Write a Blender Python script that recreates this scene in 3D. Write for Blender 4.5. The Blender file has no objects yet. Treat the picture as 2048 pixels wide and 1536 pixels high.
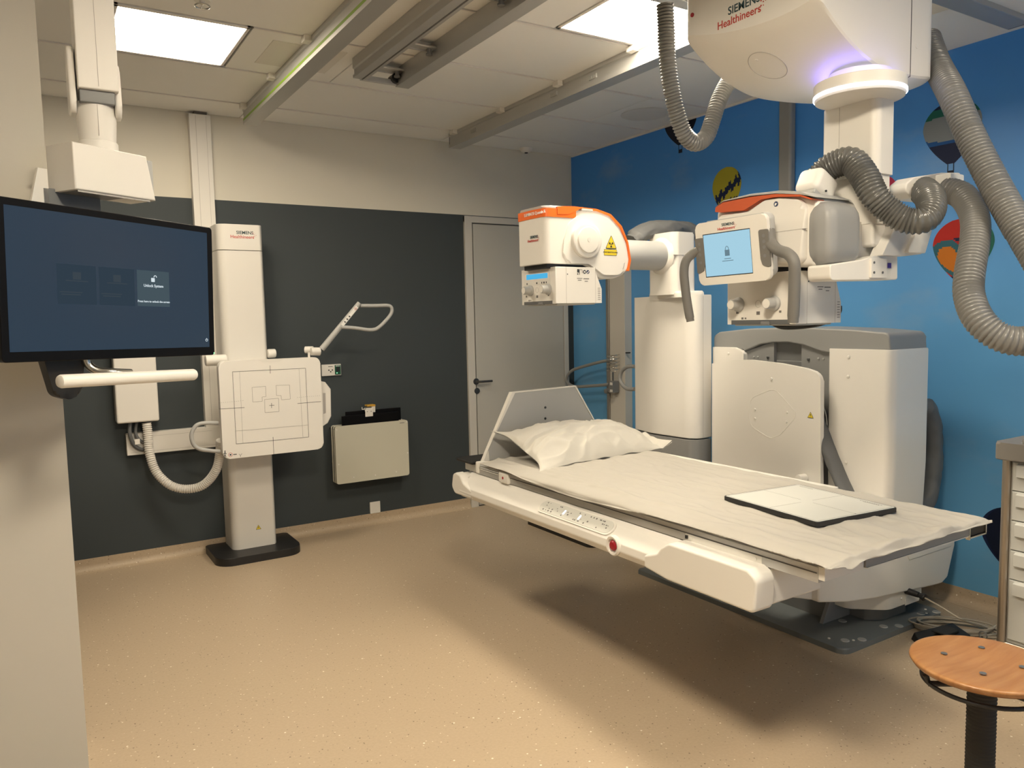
import bpy, bmesh, math, random
from mathutils import Vector, Matrix, noise
random.seed(7)
PI = math.pi
scn = bpy.context.scene
COL = scn.collection

# ---------------------------------------------------------------- camera model (2048 x 1536 frame)
F_PX = 1535.02
YAW, PITCH, ROLL = 0.557475705, 0.0841009542, 0.021374144
CAM = Vector((-4.0961, -5.5158, 1.55))
H = 2.956                                   # ceiling height
def _axes():
    f = Vector((math.sin(YAW)*math.cos(PITCH), math.cos(YAW)*math.cos(PITCH), -math.sin(PITCH)))
    r = Vector((math.cos(YAW), -math.sin(YAW), 0))
    d = f.cross(r)
    c, s = math.cos(ROLL), math.sin(ROLL)
    return c*r + s*d, -s*r + c*d, f
AR, AD, AF = _axes()
def P(x, y, ax, val):
    """world point on the plane coord[ax]==val that a photo measurement (x, y) refers to"""
    d = AR*((x-1024)/F_PX) + AD*((y-768)/F_PX) + AF
    return CAM + d*((val-CAM[ax])/d[ax])
def PD(x, y, d):
    return CAM + AR*((x-1024)/F_PX*d) + AD*((y-768)/F_PX*d) + AF*d

cam_d = bpy.data.cameras.new('camera'); cam = bpy.data.objects.new('camera', cam_d); COL.objects.link(cam)
cam_d.sensor_width = 36; cam_d.lens = F_PX/2048*36; cam_d.clip_start = 0.05
mw = Matrix.Identity(4)
for i, v in enumerate((AR, -AD, -AF)):
    for k in range(3): mw[k][i] = v[k]
mw.translation = CAM
cam.matrix_world = mw
scn.camera = cam

# ---------------------------------------------------------------- materials
def mat(name, col, rough=.5, metal=0., spec=.5, bump=0., bscale=200., var=0., vscale=4., emit=None, estr=0., coat=0., sheen=0.):
    m = bpy.data.materials.new(name); m.use_nodes = True
    nt = m.node_tree; b = nt.nodes['Principled BSDF']
    b.inputs['Roughness'].default_value = rough; b.inputs['Metallic'].default_value = metal
    b.inputs['Specular IOR Level'].default_value = spec
    b.inputs['Coat Weight'].default_value = coat
    b.inputs['Sheen Weight'].default_value = sheen
    tc = nt.nodes.new('ShaderNodeTexCoord')
    n = nt.nodes.new('ShaderNodeTexNoise'); n.inputs['Scale'].default_value = vscale; n.inputs['Detail'].default_value = 3
    nt.links.new(tc.outputs['Object'], n.inputs['Vector'])
    mx = nt.nodes.new('ShaderNodeMix'); mx.data_type = 'RGBA'
    v = var if var else .02
    mx.inputs['A'].default_value = tuple(c*(1-v) for c in col)+(1,)
    mx.inputs['B'].default_value = tuple(min(1, c*(1+v)) for c in col)+(1,)
    nt.links.new(n.outputs['Fac'], mx.inputs['Factor']); nt.links.new(mx.outputs['Result'], b.inputs['Base Color'])
    if bump:
        n2 = nt.nodes.new('ShaderNodeTexNoise'); n2.inputs['Scale'].default_value = bscale; n2.inputs['Detail'].default_value = 2
        nt.links.new(tc.outputs['Object'], n2.inputs['Vector'])
        bp = nt.nodes.new('ShaderNodeBump'); bp.inputs['Strength'].default_value = bump; bp.inputs['Distance'].default_value = .002
        nt.links.new(n2.outputs['Fac'], bp.inputs['Height']); nt.links.new(bp.outputs['Normal'], b.inputs['Normal'])
    if emit:
        b.inputs['Emission Color'].default_value = tuple(emit)+(1,); b.inputs['Emission Strength'].default_value = estr
    return m
M = {}
M['white'] = mat('white_enamel', (.785,.765,.725), .42, bump=.05, bscale=500)
M['white2'] = mat('white_plastic', (.78,.76,.715), .38)
M['trunk'] = mat('trunking_plastic', (.74,.72,.68), .5)
M['seam'] = mat('seam_shadow_gap', (.12,.115,.11), .8)
M['hair'] = mat('seam_hairline', (.42,.40,.38), .7)
M['grey'] = mat('grey_plastic', (.27,.275,.275), .45)
M['lgrey'] = mat('light_grey_plastic', (.42,.425,.42), .45)
M['stand'] = mat('stand_enamel', (.70,.68,.64), .42)
M['capg'] = mat('end_cap_grey', (.30,.305,.305), .4)
M['mgrey'] = mat('mid_grey_plastic', (.19,.195,.20), .45)
M['dgrey'] = mat('dark_grey_metal', (.115,.12,.125), .5)
M['handle'] = mat('grey_rubber_grip', (.17,.165,.155), .5)
M['black'] = mat('black_plastic', (.012,.012,.013), .45)
M['blackr'] = mat('black_rubber', (.02,.02,.02), .7)
M['alu'] = mat('brushed_aluminium', (.52,.52,.51), .42, metal=.55)
M['chrome'] = mat('polished_steel', (.62,.62,.60), .22, metal=1)
M['steel'] = mat('dull_steel', (.36,.35,.33), .35, metal=.8)
M['handdk'] = mat('dark_lever_steel', (.12,.12,.12), .35, metal=.8)
M['orange'] = mat('orange_stripe', (.85,.16,.02), .35)
M['orange2'] = mat('dark_orange_stripe', (.55,.10,.03), .35)
M['yellow'] = mat('warning_yellow', (.75,.58,.03), .5)
M['red'] = mat('red_print', (.50,.045,.03), .5)
M['redb'] = mat('red_button', (.35,.01,.02), .3)
M['ink'] = mat('dark_ink', (.03,.035,.04), .6)
M['inkt'] = mat('teal_ink', (.03,.07,.085), .6)
M['inkg'] = mat('grey_ink', (.16,.155,.15), .6)
M['inkb'] = mat('blue_ink', (.03,.05,.12), .6)
M['wtext'] = mat('white_print', (.85,.85,.83), .6)
M['fabric'] = mat('white_cotton', (.455,.435,.395), .95, spec=.1, bump=.12, bscale=900, sheen=.1)
M['cotton'] = mat('pillow_cotton', (.60,.58,.53), .95, spec=.1, bump=.10, bscale=700, sheen=.1)
M['bag'] = mat('grey_cable_cover', (.125,.13,.135), .55, bump=.2, bscale=30)
M['hoseg'] = mat('grey_ribbed_hose', (.20,.20,.197), .28)
M['hosed'] = mat('dark_grey_ribbed_hose', (.125,.125,.12), .2)
M['hosew'] = mat('white_ribbed_hose', (.70,.68,.64), .4)
M['detector'] = mat('detector_face', (.62,.63,.60), .45)
M['doorp'] = mat('grey_door_paint', (.50,.49,.45), .5)
M['framep'] = mat('light_door_frame_paint', (.60,.58,.535), .5)
M['ceilp'] = mat('ceiling_panel_paint', (.87,.87,.85), .55)
M['ceilt'] = mat('ceiling_joint_profile', (.82,.80,.77), .5)
M['green'] = mat('green_switch', (.01,.09,.045), .3)
M['lime'] = mat('lime_reflective_tape', (.20,.36,.02), .4)
M['cable'] = mat('beige_cable', (.38,.34,.28), .5)
M['brown'] = mat('brown_print', (.20,.09,.05), .5)
M['drawer'] = mat('drawer_plastic', (.55,.56,.54), .45)
M['cartgrey'] = mat('cart_grey', (.22,.205,.19), .5)
M['postm'] = mat('cart_post_metal', (.42,.37,.31), .28, metal=.85)
M['purple'] = mat('purple_label', (.06,.03,.25), .5)
M['gold'] = mat('ochre_label', (.60,.34,.04), .5)
M['plate'] = mat('grid_plate_beige', (.58,.57,.48), .5)

def emis(name, col, s):
    m = bpy.data.materials.new(name); m.use_nodes = True; nt = m.node_tree
    nt.nodes.remove(nt.nodes['Principled BSDF'])
    e = nt.nodes.new('ShaderNodeEmission'); e.inputs['Color'].default_value = tuple(col)+(1,); e.inputs['Strength'].default_value = s
    nt.links.new(e.outputs['Emission'], nt.nodes['Material Output'].inputs['Surface'])
    return m
M['lamp'] = emis('warm_light_diffuser', (1.0,.86,.65), 48.0)
M['lampl'] = emis('warm_light_diffuser_left', (1.0,.86,.65), 33.0)
M['lampb'] = emis('added_fill_diffuser_left', (1.0,.86,.65), 88.0)  # this and the next light the unseen panels added as fill
M['lampc'] = emis('added_fill_diffuser_right', (1.0,.86,.65), 30.0)
M['winglow'] = emis('added_cool_fill_light', (.66,.79,1.0), 2.2)  # glow of the window added out of view
M['bezel'] = mat('black_monitor_bezel', (.004,.004,.005), .35, spec=.15)
M['lampedge'] = emis('warm_light_edge', (1.0,.88,.70), 60.0)
M['led'] = emis('led_ring', (.80,.84,1.0), 10.0)
M['ledviolet'] = emis('violet_led_glow', (.36,.30,1.0), 5.0)
M['scrblue'] = emis('pale_blue_screen', (.40,.66,.80), .95)
M['lcd'] = emis('lcd_blue', (.09,.50,.85), .9)
M['btnled'] = emis('button_led', (.85,.95,1.0), 4.0)
M['gled'] = emis('green_led', (.35,1.0,.5), 2.0)
M['scrtext'] = emis('screen_white_text', (.75,.85,.9), .9)
M['scrtile'] = emis('screen_tile', (.060,.088,.105), 1.0)
M['scrtile2'] = emis('screen_dim_tile', (.030,.047,.066), 1.0)
M['scrdimt'] = emis('screen_dim_text', (.043,.058,.072), 1.0)
M['scrlock'] = emis('screen_lock_icon', (.16,.25,.30), .9)

# glossy dark display
def screen_mat():
    m = bpy.data.materials.new('dark_display'); m.use_nodes = True; nt = m.node_tree
    b = nt.nodes['Principled BSDF']; b.inputs['Base Color'].default_value = (.01,.012,.016,1)
    b.inputs['Roughness'].default_value = .24; b.inputs['Specular IOR Level'].default_value = .35
    b.inputs['Emission Color'].default_value = (.014,.030,.052,1); b.inputs['Emission Strength'].default_value = 1.0
    return m
M['screen'] = screen_mat()

# speckled vinyl
def vinyl(name):
    m = bpy.data.materials.new(name); m.use_nodes = True; nt = m.node_tree; N = nt.nodes; L = nt.links
    b = N['Principled BSDF']; b.inputs['Roughness'].default_value = .42; b.inputs['Specular IOR Level'].default_value = .35
    tc = N.new('ShaderNodeTexCoord')
    def vor(scale, lo, hi, off, gate):
        mp = N.new('ShaderNodeMapping'); mp.inputs['Location'].default_value = (off, off*1.7, off*.3)
        L.new(tc.outputs['Object'], mp.inputs['Vector'])
        v = N.new('ShaderNodeTexVoronoi'); v.inputs['Scale'].default_value = scale; L.new(mp.outputs['Vector'], v.inputs['Vector'])
        r = N.new('ShaderNodeValToRGB'); r.color_ramp.elements[0].position = lo; r.color_ramp.elements[0].color = (1,1,1,1)
        r.color_ramp.elements[1].position = hi; r.color_ramp.elements[1].color = (0,0,0,1)
        L.new(v.outputs['Distance'], r.inputs['Fac'])
        sp = N.new('ShaderNodeSeparateColor'); L.new(v.outputs['Color'], sp.inputs['Color'])
        g = N.new('ShaderNodeMath'); g.operation = 'GREATER_THAN'; g.inputs[1].default_value = gate; L.new(sp.outputs['Red'], g.inputs[0])
        mu = N.new('ShaderNodeMath'); mu.operation = 'MULTIPLY'; L.new(r.outputs['Color'], mu.inputs[0]); L.new(g.outputs['Value'], mu.inputs[1])
        return mu.outputs['Value']
    n = N.new('ShaderNodeTexNoise'); n.inputs['Scale'].default_value = 90; n.inputs['Detail'].default_value = 4
    L.new(tc.outputs['Object'], n.inputs['Vector'])
    base = N.new('ShaderNodeMix'); base.data_type = 'RGBA'
    base.inputs['A'].default_value = (.425,.335,.235,1); base.inputs['B'].default_value = (.525,.42,.30,1)
    L.new(n.outputs['Fac'], base.inputs['Factor'])
    cur = base.outputs['Result']
    for (sc, lo, hi, off, gate, colr) in ((25,.08,.11,0,.74,(.86,.81,.70,1)), (46,.11,.16,3.1,.70,(.70,.62,.49,1)), (36,.09,.13,7.7,.70,(.19,.145,.10,1)), (70,.13,.19,5.2,.74,(.26,.20,.14,1))):
        f = vor(sc, lo, hi, off, gate)
        mx = N.new('ShaderNodeMix'); mx.data_type = 'RGBA'; mx.inputs['B'].default_value = colr
        L.new(cur, mx.inputs['A']); L.new(f, mx.inputs['Factor']); cur = mx.outputs['Result']
    L.new(cur, b.inputs['Base Color'])
    bp = N.new('ShaderNodeBump'); bp.inputs['Strength'].default_value = .08; bp.inputs['Distance'].default_value = .001
    L.new(n.outputs['Fac'], bp.inputs['Height']); L.new(bp.outputs['Normal'], b.inputs['Normal'])
    return m
M['vinyl'] = vinyl('speckled_beige_vinyl')

def paint(name, col, var=.03):
    return mat(name, col, .62, var=var, vscale=1.5, bump=.06, bscale=350, spec=.3)
M['wallc'] = paint('cream_wall_paint', (.68,.65,.57))
M['wallg'] = paint('blue_grey_wall_paint', (.049,.060,.066))
M['wallw'] = paint('partition_wall_paint', (.56,.54,.49))

# printed sky mural
def mural():
    m = bpy.data.materials.new('printed_sky_mural'); m.use_nodes = True; nt = m.node_tree; N = nt.nodes; L = nt.links
    b = N['Principled BSDF']; b.inputs['Roughness'].default_value = .4; b.inputs['Specular IOR Level'].default_value = .35
    tc = N.new('ShaderNodeTexCoord'); sx = N.new('ShaderNodeSeparateXYZ'); L.new(tc.outputs['Object'], sx.inputs['Vector'])
    mr = N.new('ShaderNodeMapRange'); mr.inputs['From Min'].default_value = 0; mr.inputs['From Max'].default_value = 2.956
    L.new(sx.outputs['Z'], mr.inputs['Value'])
    cr = N.new('ShaderNodeValToRGB'); e = cr.color_ramp.elements
    e[0].position = 0; e[0].color = (.13,.36,.60,1); e[1].position = 1; e[1].color = (.055,.27,.80,1)
    k = e.new(.5); k.color = (.12,.37,.72,1)
    L.new(mr.outputs['Result'], cr.inputs['Fac'])
    mp = N.new('ShaderNodeMapping'); mp.inputs['Scale'].default_value = (1,1,1.8); L.new(tc.outputs['Object'], mp.inputs['Vector'])
    n = N.new('ShaderNodeTexNoise'); n.inputs['Scale'].default_value = 1.3; n.inputs['Detail'].default_value = 5; n.inputs['Roughness'].default_value = .55
    L.new(mp.outputs['Vector'], n.inputs['Vector'])
    r = N.new('ShaderNodeValToRGB'); r.color_ramp.elements[0].position = .54; r.color_ramp.elements[0].color = (0,0,0,1)
    r.color_ramp.elements[1].position = .82; r.color_ramp.elements[1].color = (.5,.5,.5,1)
    L.new(n.outputs['Fac'], r.inputs['Fac'])
    mx = N.new('ShaderNodeMix'); mx.data_type = 'RGBA'; mx.inputs['B'].default_value = (.36,.46,.58,1)
    L.new(r.outputs['Color'], mx.inputs['Factor']); L.new(cr.outputs['Color'], mx.inputs['A'])
    L.new(mx.outputs['Result'], b.inputs['Base Color'])
    return m
M['mural'] = mural()

def wood():
    m = bpy.data.materials.new('beech_plywood'); m.use_nodes = True; nt = m.node_tree; N = nt.nodes; L = nt.links
    b = N['Principled BSDF']; b.inputs['Roughness'].default_value = .33
    tc = N.new('ShaderNodeTexCoord'); mp = N.new('ShaderNodeMapping'); mp.inputs['Scale'].default_value = (3,26,3); mp.inputs['Rotation'].default_value = (0,0,.5)
    L.new(tc.outputs['Object'], mp.inputs['Vector'])
    n = N.new('ShaderNodeTexNoise'); n.inputs['Scale'].default_value = 2.2; n.inputs['Detail'].default_value = 6; n.inputs['Distortion'].default_value = .6
    L.new(mp.outputs['Vector'], n.inputs['Vector'])
    r = N.new('ShaderNodeValToRGB'); r.color_ramp.elements[0].position = .3; r.color_ramp.elements[0].color = (.35,.155,.055,1)
    r.color_ramp.elements[1].position = .75; r.color_ramp.elements[1].color = (.45,.235,.095,1)
    L.new(n.outputs['Fac'], r.inputs['Fac']); L.new(r.outputs['Color'], b.inputs['Base Color'])
    return m
M['wood'] = wood()

def perf():
    m = bpy.data.materials.new('perforated_ceiling_metal'); m.use_nodes = True; nt = m.node_tree; N = nt.nodes; L = nt.links
    b = N['Principled BSDF']; b.inputs['Roughness'].default_value = .6
    tc = N.new('ShaderNodeTexCoord'); v = N.new('ShaderNodeTexVoronoi'); v.inputs['Scale'].default_value = 120; v.inputs['Randomness'].default_value = 0
    L.new(tc.outputs['Object'], v.inputs['Vector'])
    r = N.new('ShaderNodeValToRGB'); r.color_ramp.elements[0].position = .34; r.color_ramp.elements[0].color = (.10,.10,.095,1)
    r.color_ramp.elements[1].position = .42; r.color_ramp.elements[1].color = (.72,.70,.66,1)
    L.new(v.outputs['Distance'], r.inputs['Fac']); L.new(r.outputs['Color'], b.inputs['Base Color'])
    return m
M['perf'] = perf()

# ---------------------------------------------------------------- object bookkeeping
WM = {}
def link(o, parent=None):
    COL.objects.link(o)
    if parent is not None: o.parent = parent
def thing(name, label, cat, loc=(0,0,0), group=None, rz=0.):
    o = bpy.data.objects.new(name, None); o.empty_display_size = .1
    link(o); o.location = loc; o.rotation_euler = (0,0,rz)
    o['label'] = label; o['category'] = cat
    if group: o['group'] = group
    WM[o] = Matrix.Translation(Vector(loc)) @ Matrix.Rotation(rz, 4, 'Z')
    return o
def tag(o, label, cat, group=None):
    o['label'] = label; o['category'] = cat
    if group: o['group'] = group
    return o
def structure(o):
    o['kind'] = 'structure'; return o

def rounded(pts, r, n=5):
    """round the corners of a 2D polygon; r = number or list per corner"""
    out = []; k = len(pts)
    for i in range(k):
        p0, p1, p2 = Vector(pts[i-1][:2]), Vector(pts[i][:2]), Vector(pts[(i+1) % k][:2])
        ri = r[i] if isinstance(r, (list, tuple)) else r
        a, b = p0-p1, p2-p1
        la, lb = a.length, b.length
        if ri <= 0 or la < 1e-6 or lb < 1e-6: out.append(tuple(p1)); continue
        a.normalize(); b.normalize()
        ang = a.angle(b)
        if ang > PI-.03: out.append(tuple(p1)); continue
        d = min(ri/math.tan(ang/2), la*.49, lb*.49); rr = d*math.tan(ang/2)
        c = p1 + (a+b).normalized()*(rr/math.sin(ang/2))
        s, e = p1+a*d, p1+b*d
        a0 = math.atan2(s.y-c.y, s.x-c.x); a1 = math.atan2(e.y-c.y, e.x-c.x)
        da = (a1-a0+PI) % (2*PI)-PI
        for j in range(n+1):
            t = a0+da*j/n; out.append((c.x+rr*math.cos(t), c.y+rr*math.sin(t)))
    return out
def spline(pts, n=8, closed=False):
    pts = [Vector(p) for p in pts]; out = []; k = len(pts)
    rng = range(k) if closed else range(k-1)
    for i in rng:
        g = (lambda j: pts[j % k]) if closed else (lambda j: pts[max(0, min(k-1, j))])
        p0, p1, p2, p3 = g(i-1), g(i), g(i+1), g(i+2)
        for j in range(n):
            t = j/n
            out.append(.5*((2*p1)+(p2-p0)*t+(2*p0-5*p1+4*p2-p3)*t*t+(3*p1-p0-3*p2+p3)*t**3))
    if not closed: out.append(pts[-1])
    return out
def resample(pts, step):
    pts = [Vector(p) for p in pts]; d = [0]
    for a, b in zip(pts, pts[1:]): d.append(d[-1]+(b-a).length)
    n = max(2, int(d[-1]/step)); out = []; j = 0
    for i in range(n+1):
        s = d[-1]*i/n
        while j < len(pts)-2 and d[j+1] < s: j += 1
        t = (s-d[j])/max(1e-9, d[j+1]-d[j]); out.append(pts[j].lerp(pts[j+1], min(1, max(0, t))))
    return out

class B:
    """collects shapes (world coordinates) into one mesh"""
    def __init__(s): s.bm = bmesh.new(); s.mi = 0; s.x = None
    def xf(s, m): s.x = m; return s
    def m(s, i): s.mi = i; return s
    def _add(s, t):
        for f in t.faces: f.material_index = s.mi
        if s.x is not None: bmesh.ops.transform(t, matrix=s.x, verts=t.verts)
        me = bpy.data.meshes.new('_t'); t.to_mesh(me); t.free(); s.bm.from_mesh(me); bpy.data.meshes.remove(me); return s
    def box(s, x0, x1, y0, y1, z0, z1, r=0, seg=3):
        t = bmesh.new(); bmesh.ops.create_cube(t, size=1)
        for v in t.verts:
            v.co = Vector(((x0+x1)/2+v.co.x*(x1-x0), (y0+y1)/2+v.co.y*(y1-y0), (z0+z1)/2+v.co.z*(z1-z0)))
        if r > 0:
            r = min(r, abs(x1-x0)*.49, abs(y1-y0)*.49, abs(z1-z0)*.49)
            bmesh.ops.bevel(t, geom=list(t.edges), offset=r, segments=seg, profile=.5, affect='EDGES', clamp_overlap=True)
        bmesh.ops.recalc_face_normals(t, faces=t.faces)
        return s._add(t)
    def hexa(s, p, r=0, seg=3):
        """p: 8 points bottom 4 (ccw) then top 4"""
        t = bmesh.new(); v = [t.verts.new(q) for q in p]
        for f in ((3,2,1,0),(4,5,6,7),(0,1,5,4),(1,2,6,5),(2,3,7,6),(3,0,4,7)): t.faces.new([v[i] for i in f])
        if r > 0: bmesh.ops.bevel(t, geom=list(t.edges), offset=r, segments=seg, profile=.5, affect='EDGES', clamp_overlap=True)
        bmesh.ops.recalc_face_normals(t, faces=t.faces)
        return s._add(t)
    def prism(s, pts, ax, a, b, r=0, seg=3, rb=None):
        """extrude a 2D polygon along axis ax ('x': (y,z), 'y': (x,z), 'z': (x,y)); r bevels cap at b, rb cap at a"""
        t = bmesh.new()
        def c(p, h):
            return {'x': (h, p[0], p[1]), 'y': (p[0], h, p[1]), 'z': (p[0], p[1], h)}[ax]
        lo = [t.verts.new(c(p, a)) for p in pts]; hi = [t.verts.new(c(p, b)) for p in pts]; n = len(pts)
        f0 = t.faces.new(lo[::-1]); f1 = t.faces.new(hi)
        for i in range(n): t.faces.new((lo[i], lo[(i+1) % n], hi[(i+1) % n], hi[i]))
        e0 = list(f0.edges); e1 = list(f1.edges)
        if rb is None: rb = r
        if r > 0: bmesh.ops.bevel(t, geom=e1, offset=r, segments=seg, profile=.5, affect='EDGES', clamp_overlap=True)
        if rb > 0: bmesh.ops.bevel(t, geom=[e for e in e0 if e.is_valid], offset=rb, segments=seg, profile=.5, affect='EDGES', clamp_overlap=True)
        bmesh.ops.recalc_face_normals(t, faces=t.faces)
        return s._add(t)
    def cyl(s, p0, p1, r, r2=None, n=28, bev=0):
        p0, p1 = Vector(p0), Vector(p1); d = p1-p0; L = d.length
        r2 = r if r2 is None else r2
        prof = [(0,0),(r,0),(r2,L),(0,L)]
        if bev: prof = [(0,0),(r-bev,0),(r-bev*.3,bev*.3),(r,bev),(r2,L-bev),(r2-bev*.3,L-bev*.3),(r2-bev,L),(0,L)]
        return s.lathe(prof, p0, d, n)
    def lathe(s, prof, org, axis, n=32, sc=(1,1)):
        t = bmesh.new(); axis = Vector(axis).normalized()
        u = axis.orthogonal().normalized()
        if abs(axis.z) < .9: u = Vector((0,0,1)).cross(axis).normalized()
        w = axis.cross(u); org = Vector(org); rings = []
        for (r, h) in prof:
            if r < 1e-6: rings.append([t.verts.new(org+axis*h)])
            else: rings.append([t.verts.new(org+axis*h+(u*math.cos(2*PI*k/n)*sc[0]+w*math.sin(2*PI*k/n)*sc[1])*r) for k in range(n)])
        for a, b in zip(rings, rings[1:]):
            for k in range(n):
                k2 = (k+1) % n
                if len(a) == 1 and len(b) == 1: continue
                if len(a) == 1: t.faces.new((a[0], b[k2], b[k]))
                elif len(b) == 1: t.faces.new((a[k], a[k2], b[0]))
                else: t.faces.new((a[k], a[k2], b[k2], b[k]))
        bmesh.ops.recalc_face_normals(t, faces=t.faces)
        return s._add(t)
    def tube(s, pts, r, n=12, closed=False, rib=0, pitch=.012, flat=None):
        t = bmesh.new(); pts = [Vector(p) for p in pts]
        if rib: pts = resample(pts, pitch/4)
        k = len(pts); rings = []; up = None
        for i, p in enumerate(pts):
            if closed: d = pts[(i+1) % k]-pts[i-1]
            else: d = pts[min(k-1, i+1)]-pts[max(0, i-1)]
            d.normalize()
            if up is None:
                up = d.orthogonal().normalized()
                if flat is not None: up = (Vector(flat)-d*Vector(flat).dot(d)).normalized()
            up = (up-d*up.dot(d)).normalized(); w = d.cross(up)
            rr = r(i/(k-1)) if callable(r) else r
            if rib: rr = rr+rib*(1 if i % 4 in (0,) else (.35 if i % 4 in (1,3) else -.6))
            fx = 1 if flat is None else .55
            rings.append([t.verts.new(p+(up*math.cos(2*PI*j/n)*fx+w*math.sin(2*PI*j/n))*rr) for j in range(n)])
        prs = list(zip(rings, rings[1:]))+([(rings[-1], rings[0])] if closed else [])
        for a, b in prs:
            for j in range(n): t.faces.new((a[j], a[(j+1) % n], b[(j+1) % n], b[j]))
        if not closed:
            t.faces.new(rings[0][::-1]); t.faces.new(rings[-1])
        bmesh.ops.recalc_face_normals(t, faces=t.faces)
        return s._add(t)
    def grid(s, fn, nu, nv, closed_u=False):
        t = bmesh.new()
        g = [[t.verts.new(fn(i/nu, j/nv)) for j in range(nv+1)] for i in range(nu if closed_u else nu+1)]
        for i in range(nu):
            i2 = (i+1) % nu if closed_u else i+1
            for j in range(nv): t.faces.new((g[i][j], g[i2][j], g[i2][j+1], g[i][j+1]))
        return s._add(t)
    def quad(s, pts, th=0, nrm=None):
        """flat polygon, given thickness th along nrm"""
        t = bmesh.new(); v = [t.verts.new(p) for p in pts]; f = t.faces.new(v)
        if th:
            nn = Vector(nrm).normalized() if nrm is not None else f.normal
            r = bmesh.ops.extrude_face_region(t, geom=[f])
            for q in r['geom']:
                if isinstance(q, bmesh.types.BMVert): q.co += nn*th
        bmesh.ops.recalc_face_normals(t, faces=t.faces)
        return s._add(t)
    def sphere(s, c, r, sc=(1,1,1), n=20):
        t = bmesh.new(); bmesh.ops.create_uvsphere(t, u_segments=n, v_segments=n//2, radius=r)
        for v in t.verts: v.co = Vector((c[0]+v.co.x*sc[0], c[1]+v.co.y*sc[1], c[2]+v.co.z*sc[2]))
        return s._add(t)
    def to(s, name, mats, parent=None, ang=35, label=None, solid=0, sub=0, wn=True):
        me = bpy.data.meshes.new(name)
        if parent is not None:
            W = WM[parent]; bmesh.ops.transform(s.bm, matrix=W.inverted(), verts=s.bm.verts)
        s.bm.to_mesh(me); s.bm.free()
        if not isinstance(mats, (list, tuple)): mats = [mats]
        for q in mats: me.materials.append(M[q] if isinstance(q, str) else q)
        me.polygons.foreach_set('use_smooth', [True]*len(me.polygons))
        me.set_sharp_from_angle(angle=math.radians(ang))
        o = bpy.data.objects.new(name, me); link(o, parent)
        WM[o] = WM[parent] if parent is not None else Matrix.Identity(4)
        if label: o['label'] = label
        if len(me.polygons) > 6 and wn:
            md = o.modifiers.new('weighted_normals', 'WEIGHTED_NORMAL'); md.keep_sharp = True; md.weight = 60
        if solid:
            md = o.modifiers.new('thickness', 'SOLIDIFY'); md.thickness = solid; md.offset = -1
        if sub:
            md = o.modifiers.new('smooth', 'SUBSURF'); md.levels = sub; md.render_levels = sub
        return o

def text_mesh(string, size, org, u, v, depth=.0004, align='CENTER', sx=1., bold=.0):
    """returns list of (verts, faces) in world space for lettering lying in the plane u, v"""
    c = bpy.data.curves.new('_txt', 'FONT'); c.body = string; c.size = size; c.align_x = align; c.align_y = 'CENTER'
    c.extrude = depth; c.resolution_u = 3; c.offset = bold
    o = bpy.data.objects.new('_txt', c); COL.objects.link(o)
    bpy.context.view_layer.update()
    dg = bpy.context.evaluated_depsgraph_get(); me = bpy.data.meshes.new_from_object(o.evaluated_get(dg))
    bpy.data.objects.remove(o); bpy.data.curves.remove(c)
    u = Vector(u).normalized(); v = Vector(v).normalized(); w = u.cross(v); org = Vector(org)
    for q in me.vertices:
        q.co = org+u*(q.co.x*sx)+v*q.co.y+w*q.co.z
    return me
def text(b, *a, **k):
    me = text_mesh(*a, **k)
    n0 = len(b.bm.faces); b.bm.from_mesh(me); b.bm.faces.ensure_lookup_table()
    for f in b.bm.faces[n0:]: f.material_index = b.mi
    bpy.data.meshes.remove(me); return b

def logo(parent, org, u, v, s, dim='inkt', red='red'):
    """two line company lettering with a small cluster of dots on the right; s = width in metres"""
    u = Vector(u).normalized(); v = Vector(v).normalized(); org = Vector(org)
    b = B(); w = u.cross(v)
    text(b.m(0), 'SIEMENS', s*.235, org+u*s*.10+v*s*.115, u, v, bold=s*.0035)
    text(b.m(1), 'Healthineers', s*.235, org-u*s*.04-v*s*.105, u, v, bold=s*.002)
    for (dx, dy, rr) in ((.50,.10,.017),(.56,.14,.012),(.56,.04,.018),(.62,.0,.014),(.56,-.06,.018),(.50,-.12,.015),(.62,.09,.010),(.62,-.07,.012),(.47,.17,.010),(.68,.01,.012)):
        c = org+u*s*dx+v*s*dy
        b.m(1).cyl(c-w*.0003, c+w*.0005, s*rr, n=10)
    return b.to('logo_lettering', [dim, red], parent)
# ================================================================= SETTING
XL, YB = -6.6, -8.2       # far left wall and wall behind the camera
PX0 = -4.018              # edge of the partition on the left
PY0 = -2.52
structure(B().box(XL-.1, .1, YB-.1, .1, -.08, 0).to('floor', 'vinyl'))
# back wall: painted blue-grey up to the door height, cream above
b = B()
b.m(0).box(XL-.1, .12, 0, .12, 2.396, H+.1)
b.m(1).box(XL-.1, .12, 0, .12, 0, 2.396)
structure(b.to('wall_back', ['wallc', 'wallg']))
wr = structure(B().box(0, .12, YB-.1, .12, 0, H+.1).to('wall_right', 'mural'))
structure(B().box(XL-.12, PX0, PY0, PY0+.22, 0, H+.02).to('wall_left', 'wallw'))
structure(B().box(XL-.12, XL, YB-.1, PY0, 0, H+.1).to('wall_far_left', 'wallw'))
structure(B().box(XL-.1, .12, YB-.12, YB, 0, H+.1).to('wall_front', 'wallc'))
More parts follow.
